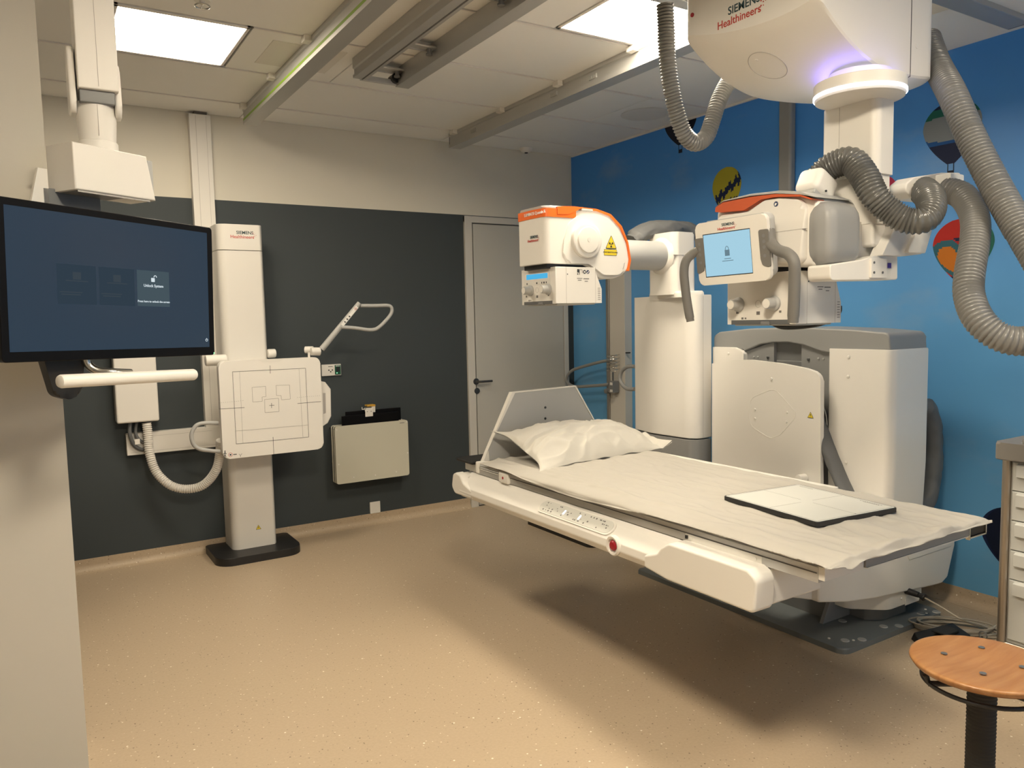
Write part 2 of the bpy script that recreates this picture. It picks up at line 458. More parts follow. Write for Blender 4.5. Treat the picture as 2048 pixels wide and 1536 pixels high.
# coved skirting, folded up from the floor vinyl
def cove(h=.083, r=.045, t=.004):
    p = [(0, 0), (0, h), (t, h)]
    for i in range(9):
        a = PI+i/8*PI/2
        p.append((t+r+r*math.cos(a), r+r*math.sin(a)+.001))
    p.append((t+r, 0)); return p
cv = cove()
structure(B().prism([(-a, z) for a, z in cv], 'x', PX0, -1.092).to('baseboard_back', 'vinyl', ang=20))
structure(B().prism([(-a, z) for a, z in [(q[0], q[1]) for q in cv]], 'y', YB, 0).to('baseboard_right', 'vinyl', ang=20))

w1_ = structure(B().box(-3.0, -.5, YB+.001, YB+.03, 1.0, 2.2, .002, 1).to('fill_window_1', 'framep'))  # unseen window added behind the camera to give cool light
B().box(-2.95, -.55, YB+.028, YB+.036, 1.05, 2.15).to('fill_window_pane', 'winglow', w1_)
# ---- mural balloons: flat prints on the right wall
bcol = {k: mat('print_'+k, c, .45, spec=.15) for k, c in dict(navy=(.012,.02,.06), yellow=(.36,.33,.035), green=(.02,.13,.10), grey=(.22,.25,.28), blue=(.015,.09,.30),
        red=(.42,.025,.02), orange=(.50,.16,.02), dark=(.02,.022,.04), black=(.008,.012,.03), teal=(.03,.12,.16), pink=(.40,.03,.08)).items()}
def balloon(yc, zt, zb, w, cols, pick, label, clip=9., basket=True, nt=40, ns=32):
    names = list(cols); t = B()
    # half width along height: round crown, tapering mouth
    def hw(q):
        if q < .40: return math.sin(math.acos(max(-1, 1-q/.40)))if q < .40 else 1
        k = (q-.40)/.60; return max(.13, 1-.12*k-.75*k**1.9)
    bm = bmesh.new(); g = []
    for i in range(nt+1):
        q = i/nt; z = min(clip, zt+(zb-zt)*q)
        row = []
        for j in range(ns+1):
            s = -1+2*j/ns
            row.append(bm.verts.new((-.0012, yc-s*w/2*hw(q), z)))
        g.append(row)
    for i in range(nt):
        for j in range(ns):
            f = bm.faces.new((g[i][j], g[i+1][j], g[i+1][j+1], g[i][j+1]))
            s = -1+2*(j+.5)/ns; f.material_index = names.index(pick((i+.5)/nt, math.asin(max(-1, min(1, s)))/(PI/2), s))
    bmesh.ops.remove_doubles(bm, verts=bm.verts, dist=1e-6)
    bmesh.ops.recalc_face_normals(bm, faces=bm.faces)
    me = bpy.data.meshes.new('_t'); bm.to_mesh(me); bm.free(); t.bm.from_mesh(me)
    if basket:
        h = abs(zt-zb); y0 = yc+.02*0
        t.m(names.index('dark') if 'dark' in names else 0).box(-.0016, -.0006, y0-w*.055, y0+w*.055, zb-h*.20, zb-h*.11)
        for sgn in (-1, 1): t.box(-.0014, -.0006, y0+sgn*w*.05-.002, y0+sgn*w*.05+.002, zb-h*.12, zb)
    return t.to('printed_balloon', [bcol[k] for k in names], wr, label=label)
def zig(t, a, s):
    e = .42+.22*s+.05*math.sin(round(a*8)*2.1)
    return 'navy' if (e < 1-t < e+.17 or 1-t < .12+.12*abs(math.sin(a*9)) or (s > .3 and .2 < 1-t < .35 and int(a*9+t*14) % 2)) else 'yellow'
balloon(-1.775, 2.555, 2.235, .258, ('yellow', 'navy', 'dark'), zig, 'yellow balloon print with a stepped navy band')
balloon(-3.29, 2.625, 2.305, .30, ('green', 'grey', 'blue', 'navy', 'dark'),
        lambda t, a, s: 'navy' if t < .10 else 'green' if t < .26-.05*(1-s*s) else 'grey' if t < .58+.05*(1-s*s) else 'blue' if t < .68 else 'navy',
        'green, grey and navy balloon print')
def redb(t, a, s):
    r = math.hypot(s+.55, (t-.62)*1.9)
    if abs(r-.48) < .10 and s < .2: return 'teal'
    if r < .38 and s < -.05: return 'orange'
    if s > .62: return 'orange' if s < .82 else 'green'
    if .30 < t < .36+.1*s and -.3 < s < .5: return 'navy'
    if .46 < t < .53 and -.1 < s < .35: return 'navy'
    return 'navy' if t > .9 else 'red'
balloon(-3.362, 2.02, 1.69, .31, ('red', 'orange', 'navy', 'teal', 'green', 'dark'), redb, 'red balloon print with orange and teal shapes')
balloon(-1.335, 3.08, 2.79, .33, ('dark', 'black'), lambda t, a, s: 'dark' if s < 0 else 'black', 'dark balloon print cut off by the ceiling', clip=2.954)
balloon(-3.64, .56, .24, .30, ('black', 'navy'), lambda t, a, s: 'navy' if s < -.9 else 'black', 'near-black balloon print beside the cart', basket=False)
rbq = P(1768,352,0,0), P(1768,500,0,0), P(1736,425,0,0), P(1801,425,0,0)
balloon((rbq[2].y+rbq[3].y)/2, rbq[0].z, rbq[1].z, abs(rbq[2].y-rbq[3].y), ('red', 'yellow', 'orange', 'pink', 'navy', 'dark'),
        lambda t, a, s: 'pink' if t < .16 else 'orange' if t < .22 else 'yellow' if t < .27 else ('dark' if t < .52 else 'orange' if t < .56 else 'yellow' if t < .60 else 'pink' if (a*6) % 1 < .5 else 'navy'),
        'rainbow striped balloon print behind the hanging tube')

# ---- ceiling
b = B()
b.m(1).box(XL-.1, .12, YB-.1, .12, H+.012, H+.08)
rowsY = [0, -.36, -1.03, -1.69, -2.36, -3.02, -3.68, -4.34, -5.0, -5.66, -6.32, -6.98, -7.64, YB]
LIGHTS = [(-3.705, -3.115, 2), (-1.845, -1.255, 4), (-3.705, -3.115, 7), (-1.845, -1.255, 8)]
for i in range(len(rowsY)-1):
    y1, y0 = rowsY[i], rowsY[i+1]
    xs = [XL, -4.9, -2.80, -1.28, 0]
    if i == 2: xs = [XL, -4.9, -3.11, -2.52, -1.28, -.60, 0]
    if i == 3: xs = [XL, -4.9, -2.80, -1.28, 0]
    segs = []
    cuts = sorted([(a, c) for a, c, r in LIGHTS if r == i])
    cur = [(p, q) for p, q in zip(xs, xs[1:])]
    for (a, c) in cuts:
        nx = []
        for p, q in cur:
            if q <= a or p >= c: nx.append((p, q)); continue
            if p < a-.02: nx.append((p, a))
            if q > c+.02: nx.append((c, q))
        cur = nx
    for p, q in cur:
        b.m(0).box(p+.003, q-.003, y0+.004, y1-.004, H, H+.02, .0015, 1)
        # slim raised lip along the joint
        b.m(2).box(p+.003, q-.003, y0+.004, y0+.016, H-.004, H+.002)
ceil_o = structure(b.to('ceiling', ['ceilp', 'seam', 'ceilt'], ang=25))
# perforated patch of the ceiling beside the lamp, small air diffuser outline
B().box(-2.985, -2.60, -1.565, -1.185, H-.0015, H+.004).to('perforated_patch', 'perf', ceil_o)
B().lathe([(.0,0),(.155,0),(.16,.002),(.165,0),(.17,.0)], (-.37,-1.37,H-.003), (0,0,1), 48).to('air_diffuser', 'trunk', ceil_o, label='round light grey air diffuser in a ceiling panel')
# lower ceiling edge strip along the mural in the near part of the room
structure(B().box(-.55, 0, YB, -3.02, H-.075, H-.001).to('trim_1', 'ceilp'))
structure(B().box(-.02, 0, YB, -.02, H-.012-.0, H-.001).to('trim_2', 'ceilt'))

# ---- recessed ceiling lamps; the last two are unseen ones added for fill light
lab = ['square recessed ceiling light panel at left, behind the monitor support arm',
       'square recessed ceiling light panel at right, above the ribbed hose and beside the hanging unit',
       'added square ceiling light panel for fill, unseen above the camera on the left', 'added square ceiling light panel for fill, unseen above the camera on the right']
for k, (x0, x1, r) in enumerate(LIGHTS):
    y1, y0 = rowsY[r]-.012, rowsY[r+1]+.012
    t = thing('ceiling_light', lab[k], 'ceiling light', ((x0+x1)/2, (y0+y1)/2, H+.01))
    b = B(); w = .022
    b.box(x0+.004, x1-.004, y0, y0+w, H-.004, H+.02, .002, 1).box(x0+.004, x1-.004, y1-w, y1, H-.004, H+.02, .002, 1)
    b.box(x0+.004, x0+w, y0, y1, H-.004, H+.02, .002, 1).box(x1-w, x1-.004, y0, y1, H-.004, H+.02, .002, 1)
    b.to('frame', 'ceilt', t)
    e = .012
    bb = B(); bb.m(0).box(x0+w+e, x1-w-e, y0+w+e, y1-w-e, H+.002, H+.008)
    bb.m(1).box(x0+w, x1-w, y0+w, y0+w+e, H+.002, H+.008).box(x0+w, x1-w, y1-w-e, y1-w, H+.002, H+.008)
    bb.box(x0+w, x0+w+e, y0+w+e, y1-w-e, H+.002, H+.008).box(x1-w-e, x1-w, y0+w+e, y1-w-e, H+.002, H+.008)
    bb.to('diffuser', [('lampl', 'lamp', 'lampb', 'lampc')[k], 'lampedge'], t)

# smoke detector, sprinkler
p = P(1052, 297, 2, H)
t = thing('smoke_detector', 'small round white smoke detector on the ceiling near the mural corner', 'smoke detector', p)
B().lathe([(0,0),(.052,0),(.05,-.012),(.04,-.026),(.022,-.034),(0,-.034)], p, (0,0,1), 30).to('housing', 'white', t)
B().lathe([(0,-.030),(.016,-.034),(.012,-.040),(0,-.041)], p+Vector((0,-.002,0)), (0,0,1), 16).to('sensor_window', 'black', t, label='dark sensor window')
p = P(404, -1, 2, H)
t = thing('ceiling_sprinkler', 'chrome and glass ring fitting on the ceiling at the top edge of the photo', 'sprinkler', p)
B().lathe([(0,0),(.035,0),(.034,-.006),(.012,-.008),(.010,-.02),(.0,-.02)], p, (0,0,1), 24).to('rosette', 'white', t)
B().tube([p+Vector((.03*math.cos(a), .03*math.sin(a), -.028)) for a in [i*PI/12 for i in range(24)]], .0035, 8, closed=True).box(p.x-.003, p.x+.003, p.y-.03, p.y+.03, p.z-.03, p.z-.026).box(p.x-.002, p.x+.002, p.y-.002, p.y+.002, p.z-.03, p.z-.018).to('deflector_ring', 'chrome', t)

# ---- ceiling rails
def outer_rail(x0, x1, yend, name_label, clips_side, green=False):
    t = thing('ceiling_rail', name_label, 'ceiling rail', ((x0+x1)/2, yend, H-.004))
    w = x1-x0; y0 = YB+.3; z0 = 2.848
    # channelled profile in X,Z
    pr = [(x0,z0),(x1,z0),(x1,z0+.022),(x1-.012,z0+.026),(x1-.012,z0+.062),(x1,z0+.066),(x1,H-.001),(x0,H-.001),(x0,z0+.085),(x0+.008,z0+.080),(x0+.008,z0+.030),(x0,z0+.026)]
    B().prism(pr, 'y', y0, yend).to('profile', 'alu', t, ang=20)
    B().box(x0+.006, x1-.012, yend, yend+.004, z0+.004, H-.01).to('end_cap', 'black' if not green else 'lgrey', t)
    if green:
        B().box(x0-.0005, x0+.012, y0, yend-.01, z0+.020, z0+.034).to('reflective_strip', 'lime', t, label='lime green reflective strip')
    else:
        for yy in (-.62, -1.62, -2.0, -2.62):
            B().box(x0+.001, x0+.0095, yy-.035, yy+.035, z0+.040, z0+.066, .002, 1).cyl((x0-.001, yy-.012, z0+.053), (x0+.006, yy-.012, z0+.053), .006, n=10).cyl((x0-.001, yy+.012, z0+.053), (x0+.006, yy+.012, z0+.053), .006, n=10).to('joint_plate', 'lgrey', t)
    for yy in (-.36, -1.03, -1.69, -2.36, -3.02, -3.68):
        B().box(x0-.035, x0+.004, yy-.028, yy+.028, H-.030, H+.001, .004, 2).to('clip', 'white2', t)
    return t
outer_rail(-2.842, -2.752, -.27, 'aluminium ceiling rail with a lime green strip, left of the inner track', -1, True)
outer_rail(-1.33, -1.235, -.25, 'long aluminium ceiling rail with a black end cap, running towards the right lamp', 1)
# inner track: two rails tied by cross plates
t = thing('inner_ceiling_track', 'pair of grey ceiling rails tied by cross plates, ending mid ceiling', 'ceiling rail', (-2.37, -1.48, H-.004))
y0 = YB+.3
z0 = 2.852
B().prism([(-2.552,z0),(-2.478,z0),(-2.478,z0+.030),(-2.49,z0+.034),(-2.49,H-.001),(-2.552,H-.001),(-2.552,z0+.05),(-2.544,z0+.045),(-2.544,z0+.02),(-2.552,z0+.015)], 'y', y0, -1.50).to('rail', 'alu', t, ang=20)
B().box(-2.505, -2.497, y0, -1.50, z0-.0015, z0+.004).to('rail_slot', 'seam', t)
B().prism([(-2.29,z0),(-2.212,z0),(-2.212,z0+.03),(-2.222,z0+.036),(-2.222,H-.001),(-2.278,H-.001),(-2.278,z0+.036),(-2.29,z0+.03)], 'y', y0, -1.46).to('rail', 'alu', t, ang=20)
for yy, w in ((-1.52, .035), (-1.92, .03), (-2.62, .03), (-3.3, .03)):
    B().box(-2.50, -2.27, yy-w, yy+w, H-.04, H-.030, .002, 1).box(-2.50, -2.27, yy+w-.006, yy+w, H-.045, H-.006).to('cross_plate', 'alu', t)
    B().cyl((-2.305, yy, H-.065), (-2.305, yy, H-.038), .011, n=16).cyl((-2.305, yy, H-.070), (-2.305, yy, H-.062), .017, n=16).to('bolt', 'mgrey', t)
B().box(-2.50,-2.215,-1.476,-1.462,2.856,2.886,.002,1).to('end_bar', 'alu', t)
B().cyl((-2.30, -1.50, 2.890), (-2.30, -1.44, 2.890), .026, n=20).to('bumper', 'black', t, label='black rubber bumper')
B().cyl((-2.47, -1.50, 2.888), (-2.47, -1.47, 2.888), .02, n=20).to('bumper', 'black', t)

# ================================================================= DOOR
dr = structure(thing('door_1', '', ''));
for k in ('label', 'category'):
    if k in dr: del dr[k]
fx0, fx1, fz = -1.088, -.070, 2.388
b = B()
b.box(fx0, fx0+.068, -.022, .01, 0, fz, .003, 2).box(fx1-.048, fx1, -.022, .01, 0, fz, .003, 2).box(fx0, fx1, -.0225, .01, fz-.052, fz, .003, 2)
b.to('door_frame', 'framep', dr)
B().box(fx0+.068, fx1-.048, -.008, .004, 0, fz-.052).to('shadow_gap', 'seam', dr)
leaf = B().box(fx0+.078, fx1-.053, -.018, .0, .012, fz-.062, .002, 2).to('door_leaf', 'doorp', dr)
hx, hz = P(952, 763, 1, -.02).x, P(952, 763, 1, -.02).z
b = B(); b.cyl((hx, -.018, hz), (hx, -.028, hz), .027, n=28, bev=.002)
b.tube([(hx, -.028, hz), (hx, -.055, hz), (hx+.01, -.068, hz), (hx+.03, -.070, hz), (hx+.125, -.070, hz)], .0095, 14)
b.to('door_handle', 'handdk', dr)
b = B(); b.cyl((hx+.006, -.018, hz-.078), (hx+.006, -.028, hz-.078), .025, n=28, bev=.002); b.cyl((hx+.006, -.028, hz-.078), (hx+.006, -.032, hz-.078), .010, n=16)
b.to('lock_rosette', 'handdk', dr)

# ================================================================= BACK WALL FITTINGS
t = thing('cable_trunking', 'white vertical cable duct on the back wall with a horizontal branch low down', 'cable duct', (-3.07, -.001, .8))
B().box(-3.135, -3.0, -.060, 0, .80, H-.02, .004, 2).to('vertical_duct', 'trunk', t)
B().box(-3.095, -3.093, -.0607, -.05, .88, H-.03).box(-3.030, -3.0285, -.0607, -.05, .88, H-.03).to('cover_seam', 'hair', t)
B().box(-3.10, -3.02, -.05, -.002, H-.022, H-.001).to('top_gap', 'seam', t)
B().box(-3.62, -3.0, -.062, 0, .728, .868, .004, 2).to('horizontal_duct', 'trunk', t)
B().box(-3.60, -3.10, -.0627, -.05, .842, .8435).box(-3.60, -3.02, -.0627, -.05, .745, .7465).to('cover_seam', 'hair', t)

t = thing('junction_box', 'white wall box under the monitor with a ribbed hose leaving its base', 'electrical box', (-3.545, -.002, .945))
B().box(-3.672, -3.425, -.125, -.002, .945, 1.72, .012, 3).to('housing', 'white', t)
B().tube(spline([(-3.59,-.07,.95),(-3.60,-.09,.88),(-3.58,-.08,.80),(-3.53,-.07,.76),(-3.47,-.06,.78)], 8), .012, 10).tube(spline([(-3.55,-.05,.95),(-3.565,-.08,.87),(-3.53,-.07,.81),(-3.47,-.06,.80)], 8), .010, 10).to('cable', 'dgrey', t, label='dark cables behind the duct')
B().box(-3.575,-3.545,-.096,-.089,.80,.835).to('cable_tag', 'white2', t)
hp = [P(293,846,1,-.09), P(296,870,1,-.10), P(299,905,1,-.12), P(312,943,1,-.14), P(340,970,1,-.17), P(374,978,1,-.20), P(408,969,1,-.24), P(432,940,1,-.30), P(440,905,1,-.34), P(441,880,1,-.38)]
B().tube(spline(hp, 8), .0265, 18, rib=.0032, pitch=.0135).to('ribbed_hose', 'hosew', t, ang=80)

# sockets
t = thing('wall_socket', 'double wall plate with a white outlet and a green switch beside the chest unit', 'wall socket', (-2.23, -.001, 1.16))
B().box(-2.305, -2.158, -.012, 0, 1.163, 1.247, .003, 2).to('plate', 'white2', t)
b = B()
for x, z in ((-2.252, 1.205), (-2.226, 1.205), (-2.239, 1.193)): b.cyl((x,-.0135,z), (x,-.011,z), .0052, n=14)
b.to('socket_holes', 'ink', t)
B().box(-2.256,-2.222,-.0127,-.0118,1.2285,1.2335).to('blurred_lettering', 'inkg', t)
B().box(-2.207, -2.163, -.0175, -.01, 1.170, 1.241, .002, 2).to('rocker_switch', 'green', t, label='dark green switch')
B().box(-2.201,-2.169,-.0182,-.0170,1.2315,1.2362).to('switch_lettering', 'wtext', t)
B().box(-2.199,-2.171,-.0185,-.017,1.192,1.226,.001,1).to('switch_rocker', 'black', t)
B().cyl((-2.193,-.0195,1.182), (-2.193,-.017,1.182), .0035, n=12).to('indicator_light', 'gled', t)
tag(B().box(-1.972,-1.888,-.012,0,.083,.172,.003,2).to('blank_wall_plate', 'white2'), 'small square white blank plate low on the blue-grey wall', 'wall plate')

# cassette rack with plates
t = thing('cassette_rack', 'wall rack of three beige rounded plates below the wall socket', 'wall rack', (-1.98, -.002, .37))
for k, y in enumerate((-.135, -.100, -.055)):
    pts = rounded([(-2.268,.372),(-1.690,.372),(-1.690,.800),(-2.268,.800)], .018, 4)
    B().prism(pts, 'y', y, y+.005).to('rack_plate', 'plate', t)
B().box(-2.260,-1.698,-.1295,-.1055,.380,.792).box(-2.260,-1.698,-.0945,-.0605,.380,.792).to('rack_gap_shade', 'bezel', t)  # black fill stands in for the shade between the plates
for (x, z) in ((-2.255,.775),(-1.70,.785),(-2.25,.52),(-1.70,.545),(-2.14,.41),(-1.97,.405),(-1.80,.41)):
    B().cyl((x,-.131,z),(x,-.0,z), .007, n=12).to('standoff', 'black', t)
    B().cyl((x,-.1385,z),(x,-.1345,z), .0055, n=12, bev=.001).to('screw', 'white2', t)
B().box(-1.757,-1.718,-.1357,-.1345,.7785,.783).to('rack_lettering', 'inkg', t)
tag(B().box(-2.205,-1.755,-.118,-.106,.40,.868,.003,2).to('black_cassette', 'bezel'), 'black flat cassette in the rack, front one and lower', 'x-ray cassette', 'black cassettes in the wall rack')
tag(B().box(-2.165,-1.725,-.090,-.078,.40,.895,.003,2).to('black_cassette', 'bezel'), 'black flat cassette in the rack, rear one reaching higher and further right', 'x-ray cassette', 'black cassettes in the wall rack')
t = thing('wall_clamp', 'small white clamp bracket with an ochre label standing on top of the black cassettes', 'bracket', (-1.99, -.06, .86))
B().box(-2.025,-1.965,-.125,-.120,.850,.905,.001,1).box(-1.965,-1.935,-.10,-.055,.875,.925,.002,1).box(-2.015,-1.96,-.115,-.07,.885,.912,.002,1).to('body', 'white2', t)
B().tube([(-2.02,-.10,.905),(-2.04,-.10,.905),(-2.04,-.10,.922)], .003, 8).to('hook', 'white2', t)
B().box(-2.0,-1.935,-.105,-.05,.922,.934,.001,1).to('label_plate', 'gold', t, label='ochre label')
for x, z in ((-2.01,.888),(-1.98,.888)): B().cyl((x,-.127,z),(x,-.1245,z),.003,n=10).to('screw', 'ink', t)

# ================================================================= CHEST STAND (bucky)
t = thing('chest_stand', 'white upright x-ray chest stand with a square marked plate on a dark base', 'x-ray stand', (-2.9, -.2, 0))
base = rounded([(-3.175,-.445),(-2.620,-.445),(-2.620,-.022),(-3.175,-.022)], [.11,.11,.02,.02], 8)
B().prism(base, 'z', 0, .052, r=.006, rb=0).to('floor_base', 'black', t, ang=50)
sec = rounded([(-3.043,-.275),(-2.768,-.275),(-2.752,-.245),(-2.752,-.04),(-3.043,-.04)], [.05,.02,.02,.005,.005], 6)
B().prism(sec, 'z', .052, 2.035, r=.002, rb=0).to('column', 'stand', t, ang=50)
B().prism(sec, 'z', 2.039, 2.205, r=.010, rb=.002).to('column_cap', 'stand', t, ang=50)
logo(t, P(486,470,1,-.2755), (1,0,0), (0,0,1), .125)
def warn(parent, c, u, v, s):
    u, v, c = Vector(u).normalized(), Vector(v).normalized(), Vector(c); w = u.cross(v)
    tri = lambda k: [c+u*x*s*k+v*(y*s*k) for x, y in ((-.5,-.36),(.5,-.36),(0,.52))]
    b = B(); b.m(0).quad(tri(1), .0006, w); b.m(1).quad([q+w*.0006 for q in tri(.82)], .0004, w)
    b.m(0).quad([c+w*.001+u*x*s+v*y*s for x, y in ((-.03,.22),(.09,.22),(.02,.06),(.10,.06),(-.05,-.18),(-.01,-.0),(-.09,-.0))], .0003, w)
    b.to('warning_sign', ['ink', 'yellow'], parent)
warn(t, P(517,1055,1,-.276), (1,0,0), (0,0,1), .036)
# carriage, side knobs
B().box(-3.06,-2.70,-.43,-.27,.86,1.30,.015,3).to('carriage', 'white', t)
B().cyl((-3.17,-.36,1.33),(-3.04,-.36,1.33), .035, n=24, bev=.008).to('carriage_knob', 'white2', t)
B().cyl((-2.755,-.26,1.355),(-2.70,-.26,1.355), .03, n=24, bev=.008).to('carriage_knob', 'white2', t)
# detector housing
DF = -.50
tl, tr, br, bl = (P(439,722,1,DF), P(642,715,1,DF), P(646,896,1,DF), P(447,921,1,DF))
X0, X1, Z0, Z1 = (tl.x+bl.x)/2-.005, (tr.x+br.x)/2, (bl.z+br.z)/2, (tl.z+tr.z)/2
dp = rounded([(X0,Z0),(X1,Z0),(X1,Z1),(X0,Z1)], .04, 6)
det = B().prism(dp, 'y', DF+.068, DF, r=.006, rb=.012).to('detector_housing', 'white', t, ang=50)
cx = (X0+X1)/2
B().prism([(cx-.085,Z1+.001),(cx-.055,Z1-.018),(cx+.055,Z1-.018),(cx+.085,Z1+.001)], 'y', DF-.001, DF+.02).to('grip_recess', 'trunk', det)
def line_px(b, a, c, y, w=.0017):
    p, q = P(*a, 1, y), P(*c, 1, y); d = (q-p).normalized(); n = Vector((-d.z, 0, d.x))*w/2
    b.quad([p-n, q-n, q+n, p+n], .0006, (0,-1,0))
b = B(); y = DF-.0003
R = [(465,743.5),(611,736.5),(617.5,874),(472.5,888)]
for i in range(4): line_px(b, R[i], R[(i+1) % 4], y, .0022)
for a, c in (((540,731),(540.5,747)),((546,874),(547.5,909)),((438,818),(489,815)),((595,807),(642,803)),((543,806),(543,816)),((538.5,811),(548.5,810.5))): line_px(b, a, c, y, .0024)
b.to('field_marks', 'ink', det)
b = B()
for poly in (((504,775),(531,772.5),(532,793),(524,794),(524.5,802.5),(505.5,804)), ((552,771),(579,770),(580.5,798),(563,799.5),(562,791),(553,791)), ((529,799),(557,796.5),(558,823),(530,825))):
    for i in range(len(poly)): line_px(b, poly[i], poly[(i+1) % len(poly)], y, .0014)
for a, c in (((479,743),(486,887)),((598,738),(606,875)),((472,862),(616,850))): line_px(b, a, c, y, .0009)
for a, c in (((437,806),(489,801)),((594,795),(642,791))):
    for k in range(12): line_px(b, tuple(a[i]+(c[i]-a[i])*k/12 for i in (0,1)), tuple(a[i]+(c[i]-a[i])*(k+.5)/12 for i in (0,1)), y, .001)
b.to('fine_marks', 'inkg', det)
def pc(x, yy, dy=0): return P(x, yy, 1, DF-.0006-dy)
b = B()  # person pictogram
c = pc(450,902.5); b.cyl(c, c+Vector((0,-.0006,0)), .004, n=12)
for q in (((450,904),(450,909)),((450,905),(447,908)),((450,905),(453,908)),((450,909),(448,914)),((450,909),(452,914))): line_px(b, q[0], q[1], DF-.0006, .0035)
b.to('person_pictogram', 'ink', det)
b = B(); c = pc(461,909.5); b.m(0).cyl(c, c+Vector((0,-.0004,0)), .013, n=24); b.m(1).cyl(c+Vector((0,-.0004,0)), c+Vector((0,-.0008,0)), .0105, n=24); b.m(2).box(c.x-.005, c.x+.005, c.y-.0012, c.y-.0007, c.z-.005, c.z+.005)
b.to('round_pictogram', ['red', 'wtext', 'ink'], det)
b = B()
line_px(b, (466.5,909),(473.5,908.5), DF-.0006, .005); b.to('mark_dash', 'ink', det)
b = B(); line_px(b, (478,908),(481,911), DF-.0006, .003); line_px(b, (484,907),(481,911), DF-.0006, .003); line_px(b, (481,911),(481,914), DF-.0006, .003); b.to('mark_faint', 'hair', det)
# handles
def PY(pts, y): return [P(a, c, 1, y) for a, c in pts]
B().tube(spline(PY([(436,846),(410,846),(394,850),(385,862),(383,875),(388,890),(400,898),(418,901),(440,903)], -.45), 6), .0125, 14).to('side_handle', 'lgrey', t, label='grey looped side handle')
hp = PY([(640,762),(650,764),(661,778),(662,832),(655,846),(640,856)], -.46)
B().prism([(q.x, q.z) for q in hp], 'y', -.47, -.44, r=.008).to('side_grip', 'trunk', t)
hp = PY([(646,786),(651,786),(652,826),(647,828)], -.4712); B().prism([(q.x, q.z) for q in hp], 'y', -.4712, -.469).to('grip_slot', 'hair', t)
# overhead grip arm
Ya = -.47
arm = B()
q = PY([(618,722),(618,705)], Ya); arm.cyl(q[0], q[1], .008, n=14)
q0 = P(618,700,1,Ya+.03); arm.cyl(q0+Vector((-.018,.03,0)), q0+Vector((.03,-.0,-.0)), .024, n=24, bev=.004)
q1 = P(640,703,1,Ya); arm.cyl(q1+Vector((-.062,.0,.003)), q1, .027, n=24, bev=.003)
arm.to('arm_pivot', 'trunk', t)
a0, a1 = P(643,699,1,Ya-.01), P(719,606,1,Ya-.05)
pole = B().cyl(a0, a1, .0205, .0165, n=20, bev=.003).to('arm_pole', 'lgrey', t)
def PYs(pts, ya, yb): return [P(a, c, 1, ya+(yb-ya)*i/(len(pts)-1)) for i, (a, c) in enumerate(pts)]
lp = [P(a, c, 1, -.51) for a, c in ((720,611.5),(750,611.5),(774,611),(782,614),(784,621),(780,631),(768,645),(757,655),(748,659),(735,659.5),(710,656),(682,654))]
B().tube(spline(lp, 5), .0125, 14).to('grip_loop', 'lgrey', t)
d = (a1-a0).normalized(); n1 = Vector((0,-1,0)); n1 = (n1-d*n1.dot(d)).normalized(); s1 = d.cross(n1)
b = B(); L = (a1-a0).length
o = a0+d*L*.52+n1*.0186; e = a0+d*L*.92+n1*.0172
b.m(0).quad([o-s1*.010, e-s1*.010, e+s1*.010, o+s1*.010], .0006, n1)
b.m(1).cyl(e-d*.018+n1*.0006, e-d*.018+n1*.0014, .0095, n=20); b.m(2).cyl(e-d*.018+n1*.0014, e-d*.018+n1*.002, .007, n=20); b.m(3).quad([e-d*.018+n1*.0022+x*s1+yy*d for x, yy in ((-.004,-.002),(.004,-.002),(.004,.002),(-.004,.002))], .0004, n1)
for k in range(3): m_ = o+d*(.03+.024*k)+n1*.0008; b.quad([m_-s1*.006-d*.004, m_-s1*.006+d*.004, m_+s1*.006+d*.004, m_+s1*.006-d*.004], .0004, n1)
b.to('arm_label', ['wtext', 'red', 'wtext', 'ink'], pole, label='white sticker with small pictograms')
